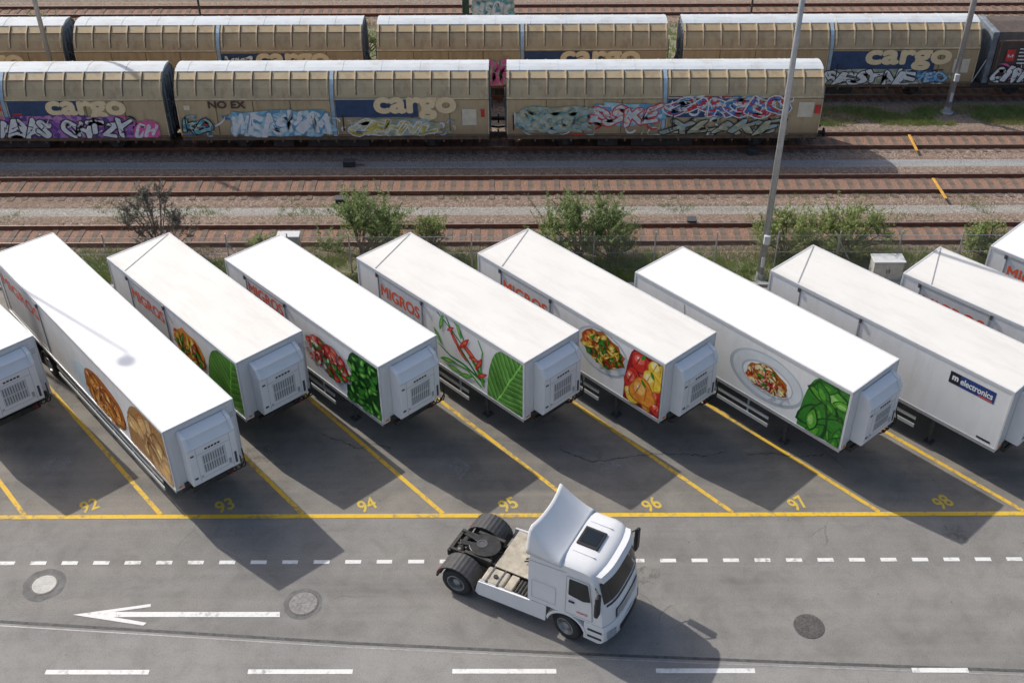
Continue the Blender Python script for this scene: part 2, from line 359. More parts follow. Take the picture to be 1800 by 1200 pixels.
railprof=[(-.07,.078),(.07,.078),(.07,.095),(.014,.115),(.014,.18),(.036,.195),(.036,.232),(-.036,.232),(-.036,.195),(-.014,.18),(-.014,.115),(-.07,.095)]
YB=58.9
tracks=[(43.6,'railway track nearest the yard fence'),(48.2,'empty railway track just beyond the pale gravel path'),(52.8,'railway track carrying the front row of tan wagons'),(YB,'railway track carrying the back row of wagons'),(71.6,'railway track beyond the back row of wagons'),(76.4,'farthest railway track at the top edge')]
sl_me=None
for yc,lab in tracks:
    struct(MB().prism([(-2.2,-.03),(-1.75,.045),(1.75,.045),(2.2,-.03)],-200,200,'x').build('ballast_bed',ballast_m,loc=(0,yc,0)))
    t=thing('railway_track',lab,'railway track',(0,yc,0))
    for s in (-1,1):
        m=MB(); m.prism([(y+s*.7525,z) for y,z in railprof],-200,200,'x',0); m.box(-200,200,s*.7525-.03,s*.7525+.03,.2325,.235,1)
        m.build('rail',[rail_m,railtop],t)
    hw=900/1976*(yc*.8018+15.9)*1.04; n=int(2*hw/.62); n=min(n,98); x=-n/2*.62; far=MB(); 
    if sl_me is None:
        so=slp.build('sleeper',sleeper_m,t,loc=(x,0,0)); sl_me=so.data
    else:
        so=bpy.data.objects.new('sleeper',sl_me); C.objects.link(so); so.parent=t; so.location=(x,0,0)
    for i in range(1,n):
        o=so.copy(); C.objects.link(o); o.parent=t; o.location=(x+i*.62+rnd.uniform(-.03,.03),rnd.uniform(-.04,.04),rnd.uniform(-.03,0)); o.rotation_euler=(0,0,rnd.uniform(-.02,.02))
    for i in range(1,60):
        for s in (-1,1):
            xx=x-i*.62 if s<0 else x+(n-1)*.62+i*.62
            far.box(xx-.13,xx+.13,-1.25,1.25,-.08,.075)
    fo=far.build('outlying_sleepers',sleeper_m,t); fo['kind']='stuff'
def slab(a,b,wd,h,mat,name,label,cat):
    d=(b-a); L=d.length; ang=math.atan2(d.y,d.x); o=MB().box(0,L,-wd/2,wd/2,0,h).build(name,mat,bevel=.01); o.location=(a.x,a.y,a.z); o.rotation_euler=(0,0,ang); return tag(o,label,cat)
yp=M('yellow_cover',(.62,.33,.05),.6,0,.3,4)
slab(P(1598,238,.24),P(1612,266,.24),.14,.04,yp,'cable_cover','yellow strip lying across the track beyond the front wagon','cable cover')
slab(P(1640,314,.24),P(1663,350,.24),.14,.04,yp,'cable_cover','yellow strip lying across the empty track right of the tall lamp post','cable cover')
for px,py,wd,h,lab in [(614,292,.55,.3,'low dark point motor box on the grey service path'),(1322,272,.5,.3,'low dark track box right of the tall lamp post'),(600,356,.5,.25,'small dark box beside the pale gravel path'),(1215,395,.4,.3,'small dark box beside the nearest track')]:
    p=P(px,py); t=thing('track_box',lab,'track box',(p.x,p.y,0))
    MB().box(-wd/2,wd/2,-.2,.2,0,h).build('housing',chassis,t,bevel=.03); MB().box(-wd/2-.02,wd/2+.02,-.22,.22,h,h+.03).build('lid',darkgrey,t,bevel=.01)
    MB().tube((wd/2,0,.1),(wd/2+.5,0,.08),.03).build('rod',rail_m,t)
# ------------------------------------------------------------------ fence
fp=M('galvanised_steel',(.42,.43,.44),.5,.4,.15,5)
wm,nt,b=newm('chain_link_wire',.5,.4); b.inputs['Base Color'].default_value=(.35,.36,.36,1)
v1=coords(nt,(1,1,1),(0,R(45),0)); s_=nd(nt,'ShaderNodeSeparateXYZ',{0:v1}); outs=[]
for k in (0,2): outs.append(mth(nt,'LESS_THAN',mth(nt,'FRACT',mth(nt,'MULTIPLY',s_.outputs[k],12.0)),.09))
nt.links.new(mth(nt,'MAXIMUM',outs[0],outs[1]),b.inputs['Alpha'])
fy=40.7; ft=thing('chain_link_fence','long galvanised chain link fence behind the trailers','fence',(0,fy,0))
mm=MB(); mm.poly([(-60,0,.05),(60,0,.05),(60,0,1.75),(-60,0,1.75)]); mm.build('wire_mesh',wm,ft)
for z in (.1,.95,1.76): MB().tube((-60,0.03,z),(60,.03,z),.012,n=5).build('tension_wire',fp,ft)
for i in range(-16,17):
    x=i*2.6+.9; m=MB().tube((x,.05,0),(x,.05,1.95),.032); 
    if i%5==0: m.tube((x+.9,.05,0),(x,.05,1.5),.025)
    m.build('fence_post',fp,ft)
def cabinet(px,py,wd,dp,h,lab):
    p=P(px,py); t=thing('utility_cabinet',lab,'cabinet',(p.x,p.y,0)); cm=M('cabinet_grey',(.5,.5,.47),.6,0,.15,4)
    MB().box(-wd/2-.05,wd/2+.05,-dp/2-.05,dp/2+.05,0,.12).build('plinth',M('kerb_concrete',(.3,.3,.3)),t)
    MB().box(-wd/2,wd/2,-dp/2,dp/2,.12,h).build('housing',cm,t,bevel=.02); MB().box(-wd/2-.05,wd/2+.05,-dp/2-.06,dp/2+.05,h,h+.06).build('lid',lightgrey,t,bevel=.015)
    for s in (-1,1):
        d=MB().box(min(s*.02,s*(wd/2-.04)),max(s*.02,s*(wd/2-.04)),-dp/2-.02,-dp/2-.001,.2,h-.08).build('door',cm,t,bevel=.008); MB().box(s*.06-.012,s*.06+.012,-dp/2-.05,-dp/2-.021,h*.5,h*.5+.15).build('handle',darkgrey,d)
cabinet(1553,490,1.25,.6,1.0,'pale grey utility cabinet between the electronics trailer and its right neighbour')
cabinet(512,447,.9,.4,1.0,'small grey cabinet by the fence behind the strawberry trailer')
# ------------------------------------------------------------------ lamp posts
def lamp(x,y,h,lab,r=.13,arm=(0,-1),top=.5,hr=1.0):
    t=thing('lamp_post',lab,'lamp post',(x,y,0))
    MB().tube((0,0,0),(0,0,h),r,r*top,16).build('pole',fp,t,smooth=True)
    MB().lathe([(r*2.2,0),(r*2.2,.05),(r*1.3,.08),(r*1.15,.35)],16,axis='z').build('base_flange',grey_trim,t)
    MB().box(-.07,.07,-r-.012,-r+.06,.7,1.2).build('service_door',lightgrey,t,bevel=.01)
    MB().box(-.12,.12,-r-.14,-r+.02,1.9,2.3).build('junction_box',lightgrey,t,bevel=.015)
    a=Vector((arm[0],arm[1],0)); hp=a*.4+Vector((0,0,h+.1))
    MB().path([(0,0,h-.1),(0,0,h),tuple(hp)],.04,8).build('bracket',fp,t)
    hd=MB().lathe([(.05*hr,.2),(.3*hr,.1),(.36*hr,0),(.33*hr,-.05)],20,axis='z',o=tuple(hp)).build('lamp_head',grey_trim,t,smooth=True)
    MB().lathe([(.28*hr,-.055),(.22*hr,-.1),(.05*hr,-.12)],16,axis='z',o=tuple(hp)).build('lamp_glass',M('lamp_lens',(.6,.6,.55),.2),hd,smooth=True)
b_=P(1335,491); lamp(b_.x,b_.y,18.6,'tall galvanised lamp post rising from the fence between two trailers',.15)
lamp(-25.9,40.1,19.0,'tall lamp post outside the left edge casting a shadow on the longest trailer',.10,(0,-1),.55,.85)
b_=P(1664,198); lamp(b_.x,b_.y,14,'slim lamp post beside the right wagon of the back row',.16,(0,1),.8)
b_=P(112,198); lamp(b_.x,b_.y,14,'slim lamp post at the top left between the wagon rows',.13,(0,1),.8)
for px,h,lab in [(360,3.2,'short signal post at top left beyond the back wagons'),(1318,3.4,'short signal post at the top beyond the third back wagon')]:
    x=(px-900)/1976*(68*.8018+15.9); t=thing('signal_post',lab,'signal post',(x,68,0))
    MB().tube((0,0,0),(0,0,h),.07).build('pole',darkgrey,t); MB().box(-.15,.15,-.15,.1,h-.6,h).build('signal_head',black,t,bevel=.03); MB().box(-.2,.2,-.2,.2,0,.3).build('footing',grey_trim,t)
# ------------------------------------------------------------------ wheels
def wheel(parent,x,y,z,r,wd,side,rimm,steer=0,name='wheel'):
    t=MB().lathe([(r*.56,-wd/2+.01),(r*.72,-wd/2),(r*.93,-wd/2+.01),(r,-wd*.36),(r,-wd*.12),(r*.975,-wd*.1),(r*.975,-wd*.06),(r,-wd*.04),(r,wd*.04),(r*.975,wd*.06),(r*.975,wd*.1),(r,wd*.12),(r,wd*.36),(r*.93,wd/2-.01),(r*.72,wd/2),(r*.56,wd/2-.01),(r*.56,-wd/2+.01)],30,cap=False).build(name,rubber,parent,loc=(x,y,z),smooth=True)
    me=t.data; bm=bmesh.new(); bm.from_mesh(me); bmesh.ops.delete(bm,geom=[f for f in bm.faces if len(f.verts)>8],context='FACES_ONLY'); bm.to_mesh(me); bm.free()
    t.rotation_euler=(0,0,steer)
    o=side*wd/2
    m=MB().lathe([(r*.6,o*.96),(r*.59,o*1.02),(r*.54,o*1.02),(r*.50,o*.7),(r*.44,o*.35),(r*.3,o*.35),(r*.26,o*.8),(r*.12,o*.95),(.001,o*.95)],24,cap=False)
    for k in range(10):
        a=2*math.pi*k/10; m.tube((r*.36*math.cos(a),o*.35,r*.36*math.sin(a)),(r*.36*math.cos(a),o*.5,r*.36*math.sin(a)),.018,n=6)
    m.build('rim',rimm,t,smooth=False); return t
rim_steel=M('steel_rim',(.3,.31,.32),.4,.5,.3,6)
# ------------------------------------------------------------------ trailers
def C_(n,c,var=.3,s=7): return M(n,c,.35,0,var,s)
G_d,G_m,G_l,G_h=C_('print_deep_green',(.01,.07,.01)),C_('print_green',(.03,.2,.02)),C_('print_bright_green',(.09,.36,.03)),C_('print_pale_green',(.28,.55,.14))
R_d,R_m,R_l=C_('print_deep_red',(.28,.01,.01)),C_('print_red',(.58,.03,.02)),C_('print_light_red',(.78,.16,.10))
O_d,O_m,O_l=C_('print_burnt_orange',(.42,.13,.02)),C_('print_orange',(.74,.26,.03)),C_('print_pale_orange',(.82,.46,.14))
Y_d,Y_m,Y_l=C_('print_ochre',(.5,.30,.03)),C_('print_yellow',(.78,.52,.05)),C_('print_pale_yellow',(.85,.72,.3))
B_d,B_m,B_l=C_('print_dark_brown',(.14,.06,.02)),C_('print_brown',(.38,.20,.07)),C_('print_tan',(.60,.38,.17))
W_d,W_m,W_l=C_('print_grey_white',(.45,.46,.46)),C_('print_cream',(.70,.66,.56)),C_('print_white',(.78,.78,.77),.1)
platem=M('plate_print',(.44,.49,.53),.35,0,.2,1.2); plate2=M('pale_plate_print',(.64,.67,.69),.35,0,.14,1.5)
skyblue=M('pale_blue_print',(.58,.70,.76),.35,0,.1,1)
blue_sign=M('blue_sign',(.015,.045,.19),.4,0,.1,2); black_sign=M('black_sign',(.012,.013,.03),.4)
hose=M('black_hose',(.015,.015,.015),.6)
class TR: pass
def side_uv(T,px,py):
    r=ray(px,py); O=Vector((0,0,H)); t=(-1.306*T.k-T.l.dot(O-T.o))/T.l.dot(r); p=O+r*t
    return (T.d.dot(p-T.o),p.z)
def sx(T,px,z=4.0):
    lo_,hi=-T.L-1,.5
    for _ in range(40):
        mid=(lo_+hi)/2; q=T.o+T.d*mid-T.l*1.3*T.k
        if proj((q.x,q.y,z))[0]<px: lo_=mid
        else: hi=mid
    return lo_
ZB=1.5; ZT=3.96
XR=-.08; Z0=ZB+.09; Z1=ZT-.10
def clampq(T,q): return [(max(-T.L+.05,min(XR,a[0])),max(Z0,min(Z1,a[1]))) for a in q]
def decal(T,pts,mat,lay=1,local=False,name='printed_picture',sm=5,parent=None):
    q=[side_uv(T,*p) for p in pts] if not local else list(pts)
    if sm: q=[tuple(a)[:2] for a in crom([(a,b,0) for a,b in q],sm)]
    q=clampq(T,q)
    m=MB(); m.poly([(a,-1.302-.004*lay,b) for a,b in q]); return m.build(name,mat,parent or T.root)
def ell(c,rx,rz,n=22,j=0,seed=1,rot=0):
    r=random.Random(seed); out=[]
    for i in range(n):
        a=2*math.pi*i/n; k=1+r.uniform(-j,j); x,z=rx*k*math.cos(a),rz*k*math.sin(a)
        out.append((c[0]+x*math.cos(rot)-z*math.sin(rot),c[1]+x*math.sin(rot)+z*math.cos(rot)))
    return out
def leafshape(c,L,W,rot,n=9):
    out=[]
    for s in (1,-1):
        for i in range(n):
            t=i/n if s>0 else 1-i/n
            out.append((L*(t-.5),s*W*math.sin(math.pi*t)**.8*(.8+.4*(1-t))))
    return [(c[0]+x*math.cos(rot)-z*math.sin(rot),c[1]+x*math.sin(rot)+z*math.cos(rot)) for x,z in out]
def inside(p,poly):
    c=False; n=len(poly)
    for i in range(n):
        a,b=poly[i],poly[(i+1)%n]
        if (a[1]>p[1])!=(b[1]>p[1]) and p[0]<(b[0]-a[0])*(p[1]-a[1])/(b[1]-a[1])+a[0]: c=not c
    return c
def corner(T,pxb,pxt):
    xb=sx(T,pxb,1.6); xt=sx(T,pxt,3.86); out=[]
    for i in range(15):
        t=i/14; out.append((xb+(xt-xb)*(1-math.sqrt(1-.985*t*t)),Z0+(Z1-Z0)*t))
    return out+[(XR,Z1),(XR,Z0)]
def picture(T,region,base,sets,lay=1,seed=1):
    """one printed picture: base fill and overlapping blobs, each with a dark rim, body and light core"""
    r=random.Random(seed); mats=[base]; m=MB(); y=-1.302-.004*lay; m.poly([(a,y,b) for a,b in region]); y-=.0016
    x0=min(p[0] for p in region); x1=max(p[0] for p in region); z0=min(p[1] for p in region); z1=max(p[1] for p in region)
    for (n,rx,rz,pal,shape) in sets:
        tries=0
        while n>0 and tries<4000:
            tries+=1; c=(r.uniform(x0,x1),r.uniform(z0,z1)); k=r.uniform(.65,1.3); ro=r.uniform(0,3.14) 
            if shape=='leaf': f=lambda q,dx=0: leafshape((c[0]+dx,c[1]+dx*.7),rx*2*k*q,rz*k*q,ro)
            else: 
                sd_=r.random(); f=lambda q,dx=0: ell((c[0]+dx,c[1]+dx),rx*k*q,rz*k*q,12,.14,sd_,ro)
            tst=f(.8)
            if not all(inside((min(XR-.001,p[0]),max(Z0+.001,min(Z1-.001,p[1]))),region) for p in tst): continue
            tri=r.choice(pal)
            for q,mt,dx in ((1,tri[0],0),(.84,tri[1],-.012),(.45,tri[2],-.05*min(1,rx*2.5))):
                if mt not in mats: mats.append(mt)
                pts=[tuple(a)[:2] for a in crom([(a,b,0) for a,b in f(q,dx)],2)] if shape!='leaf' else f(q,dx)
                m.poly([(a,y,b) for a,b in clampq(T,pts)],mats.index(mt)); y-=.0003
            n-=1
    return m.build('printed_picture',mats if len(mats)>1 else mats*2,T.root,recalc=False)
def trailer(A,hd,L,label,roofm,crease=None,panel=None,mig=True,skirt=False,W=2.6,tz=3.02):
    T=TR(); T.d=Vector((math.cos(hd),math.sin(hd),0)); T.l=Vector((-math.sin(hd),math.cos(hd),0)); T.L=L; T.k=W/2.6
    T.o=Vector((A[0],A[1],0))+T.l*1.3*T.k
    T.root=r=thing('semi_trailer',label,'trailer',tuple(T.o),hd,'white refrigerated trailers parked in slanted stalls'); r.scale=(1,T.k,1)
    MB().box(-L,0,-1.3,1.3,ZB,ZT).build('body',white_wall,r,bevel=.02,seg=2)
    MB().box(.0005,.010,-1.255,1.255,ZB+.08,ZT-.09).build('front_panel',front_wall,r)
    ro=MB().box(-L+.03,-.03,-1.27,1.27,ZT+.001,4.0).build('roof',roofm,r)
    m=MB(); m.box(-L-.012,.012,-1.318,-1.255,ZT-.07,4.012); m.box(-L-.012,.012,1.255,1.318,ZT-.07,4.012); m.box(-.045,.014,-1.254,1.254,ZT-.05,4.014); m.box(-L-.014,-L+.05,-1.254,1.254,ZT-.05,4.014)
    m.build('roof_trim',lightgrey,ro,bevel=.01)
    if crease is not None:  # thin grey diagonal strip across the far end of the roof
        a=Vector((-L+.06,1.25,4.004)); b=Vector((crease,-1.25,4.004)); n=Vector((-(b-a).y,(b-a).x,0)).normalized()*.018
        MB().add([a+n,a-n,b-n,b+n,a+n+Vector((0,0,.012)),a-n+Vector((0,0,.012)),b-n+Vector((0,0,.012)),b+n+Vector((0,0,.012))],[(0,3,2,1),(4,5,6,7),(0,1,5,4),(1,2,6,5),(2,3,7,6),(3,0,4,7)]).build('roof_line',grey_trim,ro)
    for s in (-1,1): MB().box(-L+.02,-.02,min(s*1.3,s*1.322),max(s*1.3,s*1.322),ZB-.06,ZB+.07).build('side_rail',alu,r)
    for s in (-1,1):
        MB().box(-.06,.016,min(s*1.26,s*1.316),max(s*1.26,s*1.316),ZB+.075,ZT-.075).build('corner_post',lightgrey,r,bevel=.008)
        MB().box(-L-.016,-L+.07,min(s*1.26,s*1.316),max(s*1.26,s*1.316),ZB+.075,ZT-.075).build('corner_post',lightgrey,r,bevel=.008)
    m=MB()
    for s in (-1,1): m.box(-L+.1,-.15,s*.45-.07,s*.45+.07,1.08,1.44)
    for k in range(int(L/1.1)): m.box(-L+.4+k*1.1,-L+.5+k*1.1,-1.2,1.2,1.33,1.44)
    m.box(-1.3,-.05,-1.1,1.1,1.30,1.437)
    m.build('chassis_frame',chassis,r)
    for ax in (-L+1.7,-L+3.0):
        MB().tube((ax,-.95,.5),(ax,.95,.5),.07).build('axle',chassis,r)
        for s in (-1,1): wheel(r,ax,s*1.02,.49,.49,.4,s,rim_steel)
    for s in (-1,1):
        for ax in (-L+1.7,-L+3.0):
            pr_=[(ax+.58*math.cos(R(a)),.5+.58*math.sin(R(a))) for a in range(25,156,13)]; pi_=[(ax+.56*math.cos(R(a)),.5+.56*math.sin(R(a))) for a in range(155,24,-13)]
            MB().prism(pr_+pi_,s*1.02-.24,s*1.02+.24,'y').build('mudguard',black,r)
        m=MB().box(-2.5,-2.36,s*.75-.06,s*.75+.06,.35,1.4).box(-2.48,-2.38,s*.75-.045,s*.75+.045,.06,.5); lg=m.build('landing_leg',darkgrey,r)
        MB().box(-2.58,-2.28,s*.75-.15,s*.75+.15,0,.06).build('foot',darkgrey,lg)
        x0,x1=(-L+4.0,-2.9) if not skirt else (-L+4.1,-1.2)
        gr=M('pale_side_guard',(.5,.51,.51),.5,.2,.15,4) 
        m=MB().box(x0,x1,s*1.24-.015,s*1.24+.015,.66,.80).box(x0,x1,s*1.24-.015,s*1.24+.015,1.0,1.12)
        xx=x0+.1
        while xx<x1: m.box(xx,xx+.06,s*1.2-.02,s*1.2+.02,.62,1.44); xx+=1.45
        m.build('side_guard',gr,r)
    MB().box(-L-.02,-L+.1,-1.2,1.2,.5,.66).build('rear_bumper',darkgrey,r)
    for s in (-1,1):
        dr=MB().box(-L-.035,-L-.001,min(s*.01,s*1.24),max(s*.01,s*1.24),ZB+.08,ZT-.08).build('rear_door',white_wall,r,bevel=.01)
        MB().tube((-L-.06,s*.3,ZB+.1),(-L-.06,s*.3,ZT-.1),.018).build('lock_rod',alu,dr)
        MB().box(-L-.05,-L+.0,min(s*.85,s*1.15),max(s*.85,s*1.15),.75,.9).build('tail_light',red,r)
    # refrigeration unit: a boxy housing with a sloped top, cowl shoulders and louvres
    D=.50; y0,y1=-.86,.92
    pf=[(0.011,1.76),(D-.06,1.76),(D,1.84),(D,3.26),(D-.20,3.56),(.03,3.68),(0.011,3.68)]
    u=MB().prism(pf,y0,y1,'y').build('refrigeration_unit',white,r,bevel=.015,seg=2)
    for s in (y0+.05,y1-.05):
        MB().prism([(0.011,3.24),(D-.03,3.24),(D+.03,3.33),(D-.14,3.66),(.06,3.80),(0.011,3.80)],s-.065,s+.065,'y').build('cowl_corner',white,u,bevel=.012)
    MB().prism([(.03,3.682),(D-.20,3.562),(D-.14,3.60),(.06,3.78),(0.03,3.78)],y0+.12,y1-.12,'y').build('top_cowl',white,u,bevel=.012)
    MB().box(D+.001,D+.012,-.40,.48,2.14,2.88).build('grille_panel',lightgrey,u,bevel=.004)
    m=MB()
    for k in range(9):
        y=-.36+k*.09
        for z0,z1 in ((2.18,2.48),(2.54,2.84)): m.box(D+.0115,D+.016,y,y+.04,z0,z1)
    m.build('grille_slots',M('slot_grey',(.20,.205,.21),.6),u)
    m=MB()
    for k in range(5): m.box(D+.001,D+.010,-.24+k*.12,-.155+k*.12,3.05,3.11)
    m.build('vent_slot',black,u)
    m=MB().box(D-.01,D+.003,-.58,-.568,1.88,3.23).box(D-.01,D+.003,.68,.692,1.88,3.23).box(D-.01,D+.0035,-.567,.679,2.0,2.012).box(D-.01,D+.0035,-.567,.679,2.965,2.977).box(D-.01,D+.0035,y0+.02,y1-.02,3.235,3.247)
    m.build('panel_gaps',grey_trim,u)
    MB().box(D+.001,D+.012,.76,.84,1.95,2.4).build('latch',darkgrey,u); MB().box(D+.001,D+.012,-.78,-.66,2.05,2.12).build('latch',darkgrey,u); MB().box(D+.001,D+.012,-.78,-.66,2.98,3.04).build('latch',darkgrey,u)
    MB().box(D+.001,D+.006,-.54,-.46,2.04,2.1).build('data_plate',grey_trim,u); MB().box(D+.001,D+.006,.53,.63,2.05,2.25).build('data_plate',grey_trim,u)
    MB().box(.012,.12,.35,1.15,1.5,1.72).build('service_panel',chassis,r,bevel=.01); sv=MB().box(.012,.09,-1.0,-.2,1.52,1.72).build('service_panel',chassis,r,bevel=.01)
    m=MB()
    for k in range(4):
        y=.42+k*.18; m.path([(.12,y,1.6),(.36,y+.03,1.5),(.50,y+.1,1.62),(.50,y+.16,1.78)],.022)
    m.path([(.50,.9,1.62),(.54,1.06,1.9),(.40,1.1,2.3)],.025)
    m.build('hose',hose,sv)
    MB().box(.36,.46,.55,.62,1.52,1.60).build('coupling',red,sv)
    MB().box(-.5,.12,-.8,.8,1.22,1.42).build('coupling_plate',chassis,r,bevel=.01)
    for s in (-1,1): MB().box(.012,.035,s*1.14-.06,s*1.14+.06,1.60,1.66).build('side_marker',amber,r)
    MB().box(-2.2,-.9,.5,1.2,.7,1.25).build('pallet_box',darkgrey,r,bevel=.03)
    m=MB()
    for k in range(3): m.box(.0105,.014,1.08,1.22,3.35+k*.08,3.38+k*.08)
    m.build('marking_plate',grey_trim,r)
    if panel:
        x0,x1=sx(T,panel[0]),sx(T,panel[1]); fr=MB(); w_=.045; z0,z1=1.75,3.84; yy=-1.328
        fr.box(x0,x1,yy,-1.301,z1,z1+w_); fr.box(x0,x1,yy,-1.301,z0,z0+w_); fr.box(x0,x0+w_,yy,-1.301,z0+w_,z1); fr.box(x1-w_,x1,yy,-1.301,z0+w_,z1)
        f_=fr.build('side_door_frame',grey_trim,r)
        MB().box(x0+w_+.02,x1-w_-.02,-1.314,-1.3015,z0+w_+.02,z1-.02).build('side_door',lightgrey if mig else white_wall,f_)
        MB().box(x1-.03,x1+.06,-1.37,-1.329,z1-.1,z1+.06).build('hinge',darkgrey,f_); MB().box(x0-.06,x0+.03,-1.37,-1.329,z1-.1,z1+.06).build('hinge',darkgrey,f_)
        if mig: wall_text('MIGROS',x0+.16,tz,(x1-x0)-.32,.50,-1.318,migros,f_,.015)
    return T
def mk(Apx,Bpx,**k):
    A=P(*Apx,4.0); B=P(*Bpx,4.0); d=A-B; return trailer((A.x,A.y),math.atan2(d.y,d.x),d.length,**k)
q=P(58,590,4.0); hd=R(-46); l_=Vector((-math.sin(hd),math.cos(hd),0)); A=q-l_*2.6
T0=trailer((A.x,A.y),hd,9.2,'white refrigerated trailer cut off by the left edge of the photo',roof_clean,panel=None)
A=P(285,760,4.0); hd=math.atan2(-10.1,8.93)
T1=trailer((A.x,A.y),hd,13.5,'longest white trailer with potato pictures on its side and a lamp shadow on its roof',roof_clean,panel=(-8,62),skirt=True,W=2.42)
def smq(T,pts,k=4): return clampq(T,[tuple(a)[:2] for a in crom([(a,b,0) for a,b in [side_uv(T,*p) for p in pts]],k)])
decal(T1,[(128,636),(150,648),(168,690),(152,690)],skyblue,.6)
picture(T1,smq(T1,[(148,648),(165,655),(190,685),(212,718),(222,755),(200,745),(172,712),(155,682)]),O_d,[(14,.42,.2,[(B_d,O_d,O_m),(B_d,O_m,O_l),(R_d,O_m,Y_l)],'e'),(12,.4,.10,[(O_d,O_m,Y_m),(R_d,O_m,O_l)],'leaf'),(10,.14,.09,[(B_m,O_m,W_m)],'e')],1,3)
picture(T1,corner(T1,232,243),B_m,[(12,.62,.36,[(B_m,B_l,Y_l),(B_d,B_m,B_l),(O_d,B_l,Y_l)],'e'),(5,.5,.3,[(B_m,B_l,O_l)],'e')],1,5)
T2=mk((415,638),(188,453),label='white trailer with pineapple fruit picture and a green leaf corner, third from the left',roofm=roof_dirty,crease=-7.6,panel=(222,286))
c=side_uv(T2,334,614); picture(T2,ell(c,1.05,.78,24,.10,3),O_m,[(30,.24,.13,[(O_d,O_m,Y_m),(R_d,R_m,O_l),(G_d,G_m,G_l),(Y_d,Y_m,Y_l)],'e'),(16,.3,.07,[(G_d,G_m,G_l),(B_m,Y_m,Y_l)],'leaf')],1,6)
lf=leafv('green_leaf_print',(.03,.13,.01),(.12,.34,.04),(-.7,2.6),75,3.2); picture(T2,corner(T2,372,386),lf,[],1)
T3=mk((665,645),(395,455),label='white trailer with strawberries and green herbs picture on its side',roofm=roof_clean,panel=(430,499),W=2.5,tz=3.22)
c=side_uv(T3,577,632); decal(T3,ell(c,1.55,.88),plate2,.8,True)
picture(T3,ell((c[0],c[1]),1.42,.76,24,.08,5),W_d,[(40,.24,.17,[(R_d,R_m,R_l),(R_d,R_m,R_l),(R_m,R_l,W_m)],'e'),(14,.28,.08,[(G_d,G_m,G_l)],'leaf'),(14,.10,.07,[(W_d,W_m,W_l),(R_m,R_l,W_l)],'e')],1.6,8)
picture(T3,corner(T3,612,622),G_d,[(60,.22,.10,[(G_d,G_m,G_l),(G_d,G_m,G_m),(G_m,G_l,G_h)],'leaf')],1,9)
T4=mk((922,638),(627,453),label='white trailer with red flowers and a pale green leaf picture on its side',roofm=roof_dirty,crease=-7.9,panel=(663,741))
def sline(T,pts,wd,mat,lay):
    q=[Vector((a[0],0,a[1])) for a in [side_uv(T,*p) for p in pts]]; m=MB(); A_=[];B_=[]
    for i,p in enumerate(q):
        t=(q[min(len(q)-1,i+1)]-q[max(0,i-1)]).normalized(); n=Vector((-t.z,0,t.x)); k=wd*(1-.7*i/len(q)); A_.append((p.x+n.x*k,-1.302-.004*lay,p.z+n.z*k)); B_.append((p.x-n.x*k,-1.302-.004*lay,p.z-n.z*k))
    m.grid([A_,B_]); return m.build('printed_stem',mat,T.root)
for i,pts in enumerate([[(852,672),(835,640),(815,610),(790,575),(768,548)],[(850,680),(838,650),(825,625),(812,590),(796,562)],[(845,668),(815,640),(792,625),(770,602)],[(850,676),(845,650),(848,620),(840,598)],[(840,662),(820,630),(800,598),(782,552)],[(846,680),(822,650),(804,640),(780,628)]]): sline(T4,pts,.05,[G_m,G_l][i%2],1+.2*i)
def onecol(T,pts,m1,m2,lay):
    decal(T,pts,m1,lay,True); c=(sum(p[0] for p in pts)/len(pts),sum(p[1] for p in pts)/len(pts)); decal(T,[(c[0]+(p[0]-c[0])*.55,c[1]+(p[1]-c[1])*.5) for p in pts],m2,lay+.08,True)
for i,(a,b_,rx,rz,ro) in enumerate([(800,598,.40,.09,-.9),(816,604,.42,.10,.9),(826,620,.45,.10,-.5),(842,640,.40,.09,1.1),(792,578,.25,.07,.7),(848,660,.32,.08,.6),(812,622,.34,.07,-.7),(834,632,.3,.08,.2)]):
    onecol(T4,leafshape(side_uv(T4,a,b_),rx*2,rz,ro),R_m,R_l,2.4+.2*i)
for i,(a,b_,rx,rz,ro) in enumerate([(776,565,.4,.09,1.3),(788,632,.45,.10,.3),(800,648,.42,.09,.1),(770,590,.36,.08,-1),(806,578,.4,.08,1.9),(820,660,.4,.1,.4)]): onecol(T4,leafshape(side_uv(T4,a,b_),rx*2,rz,ro),G_l,G_h,4.2+.2*i)
lf=leafv('pale_leaf_print',(.04,.16,.02),(.17,.42,.08),(-.75,2.7),62,3.6); picture(T4,corner(T4,857,884),lf,[],1)
T5=mk((1170,640),(840,445),label='white trailer with a salad plate and red and yellow peppers picture on its side',roofm=roof_dirty,crease=-8.0,panel=(880,968))
c=side_uv(T5,1058,618); decal(T5,ell(c,1.25,.9),platem,.6,True); decal(T5,ell(c,1.16,.83),plate2,1,True)
picture(T5,ell((c[0],c[1]+.10),1.03,.70,24,.10,8),O_d,[(48,.16,.10,[(G_d,G_m,G_l),(Y_d,Y_m,Y_l),(O_d,O_m,Y_m),(R_d,R_m,O_m)],'e'),(30,.18,.05,[(G_d,G_m,G_l),(Y_d,Y_m,Y_l)],'leaf')],1.6,11)
cp_=corner(T5,1095,1117); picture(T5,cp_,R_d,[(12,.3,.22,[(R_d,R_m,R_l),(O_d,O_m,O_l)],'e')],1,12)
pal={'r':(R_d,R_m,R_l),'o':(O_d,O_m,O_l),'y':(Y_d,Y_m,Y_l),'g':(G_d,G_m,G_l)}
m=MB(); mats=[]; y=-1.326
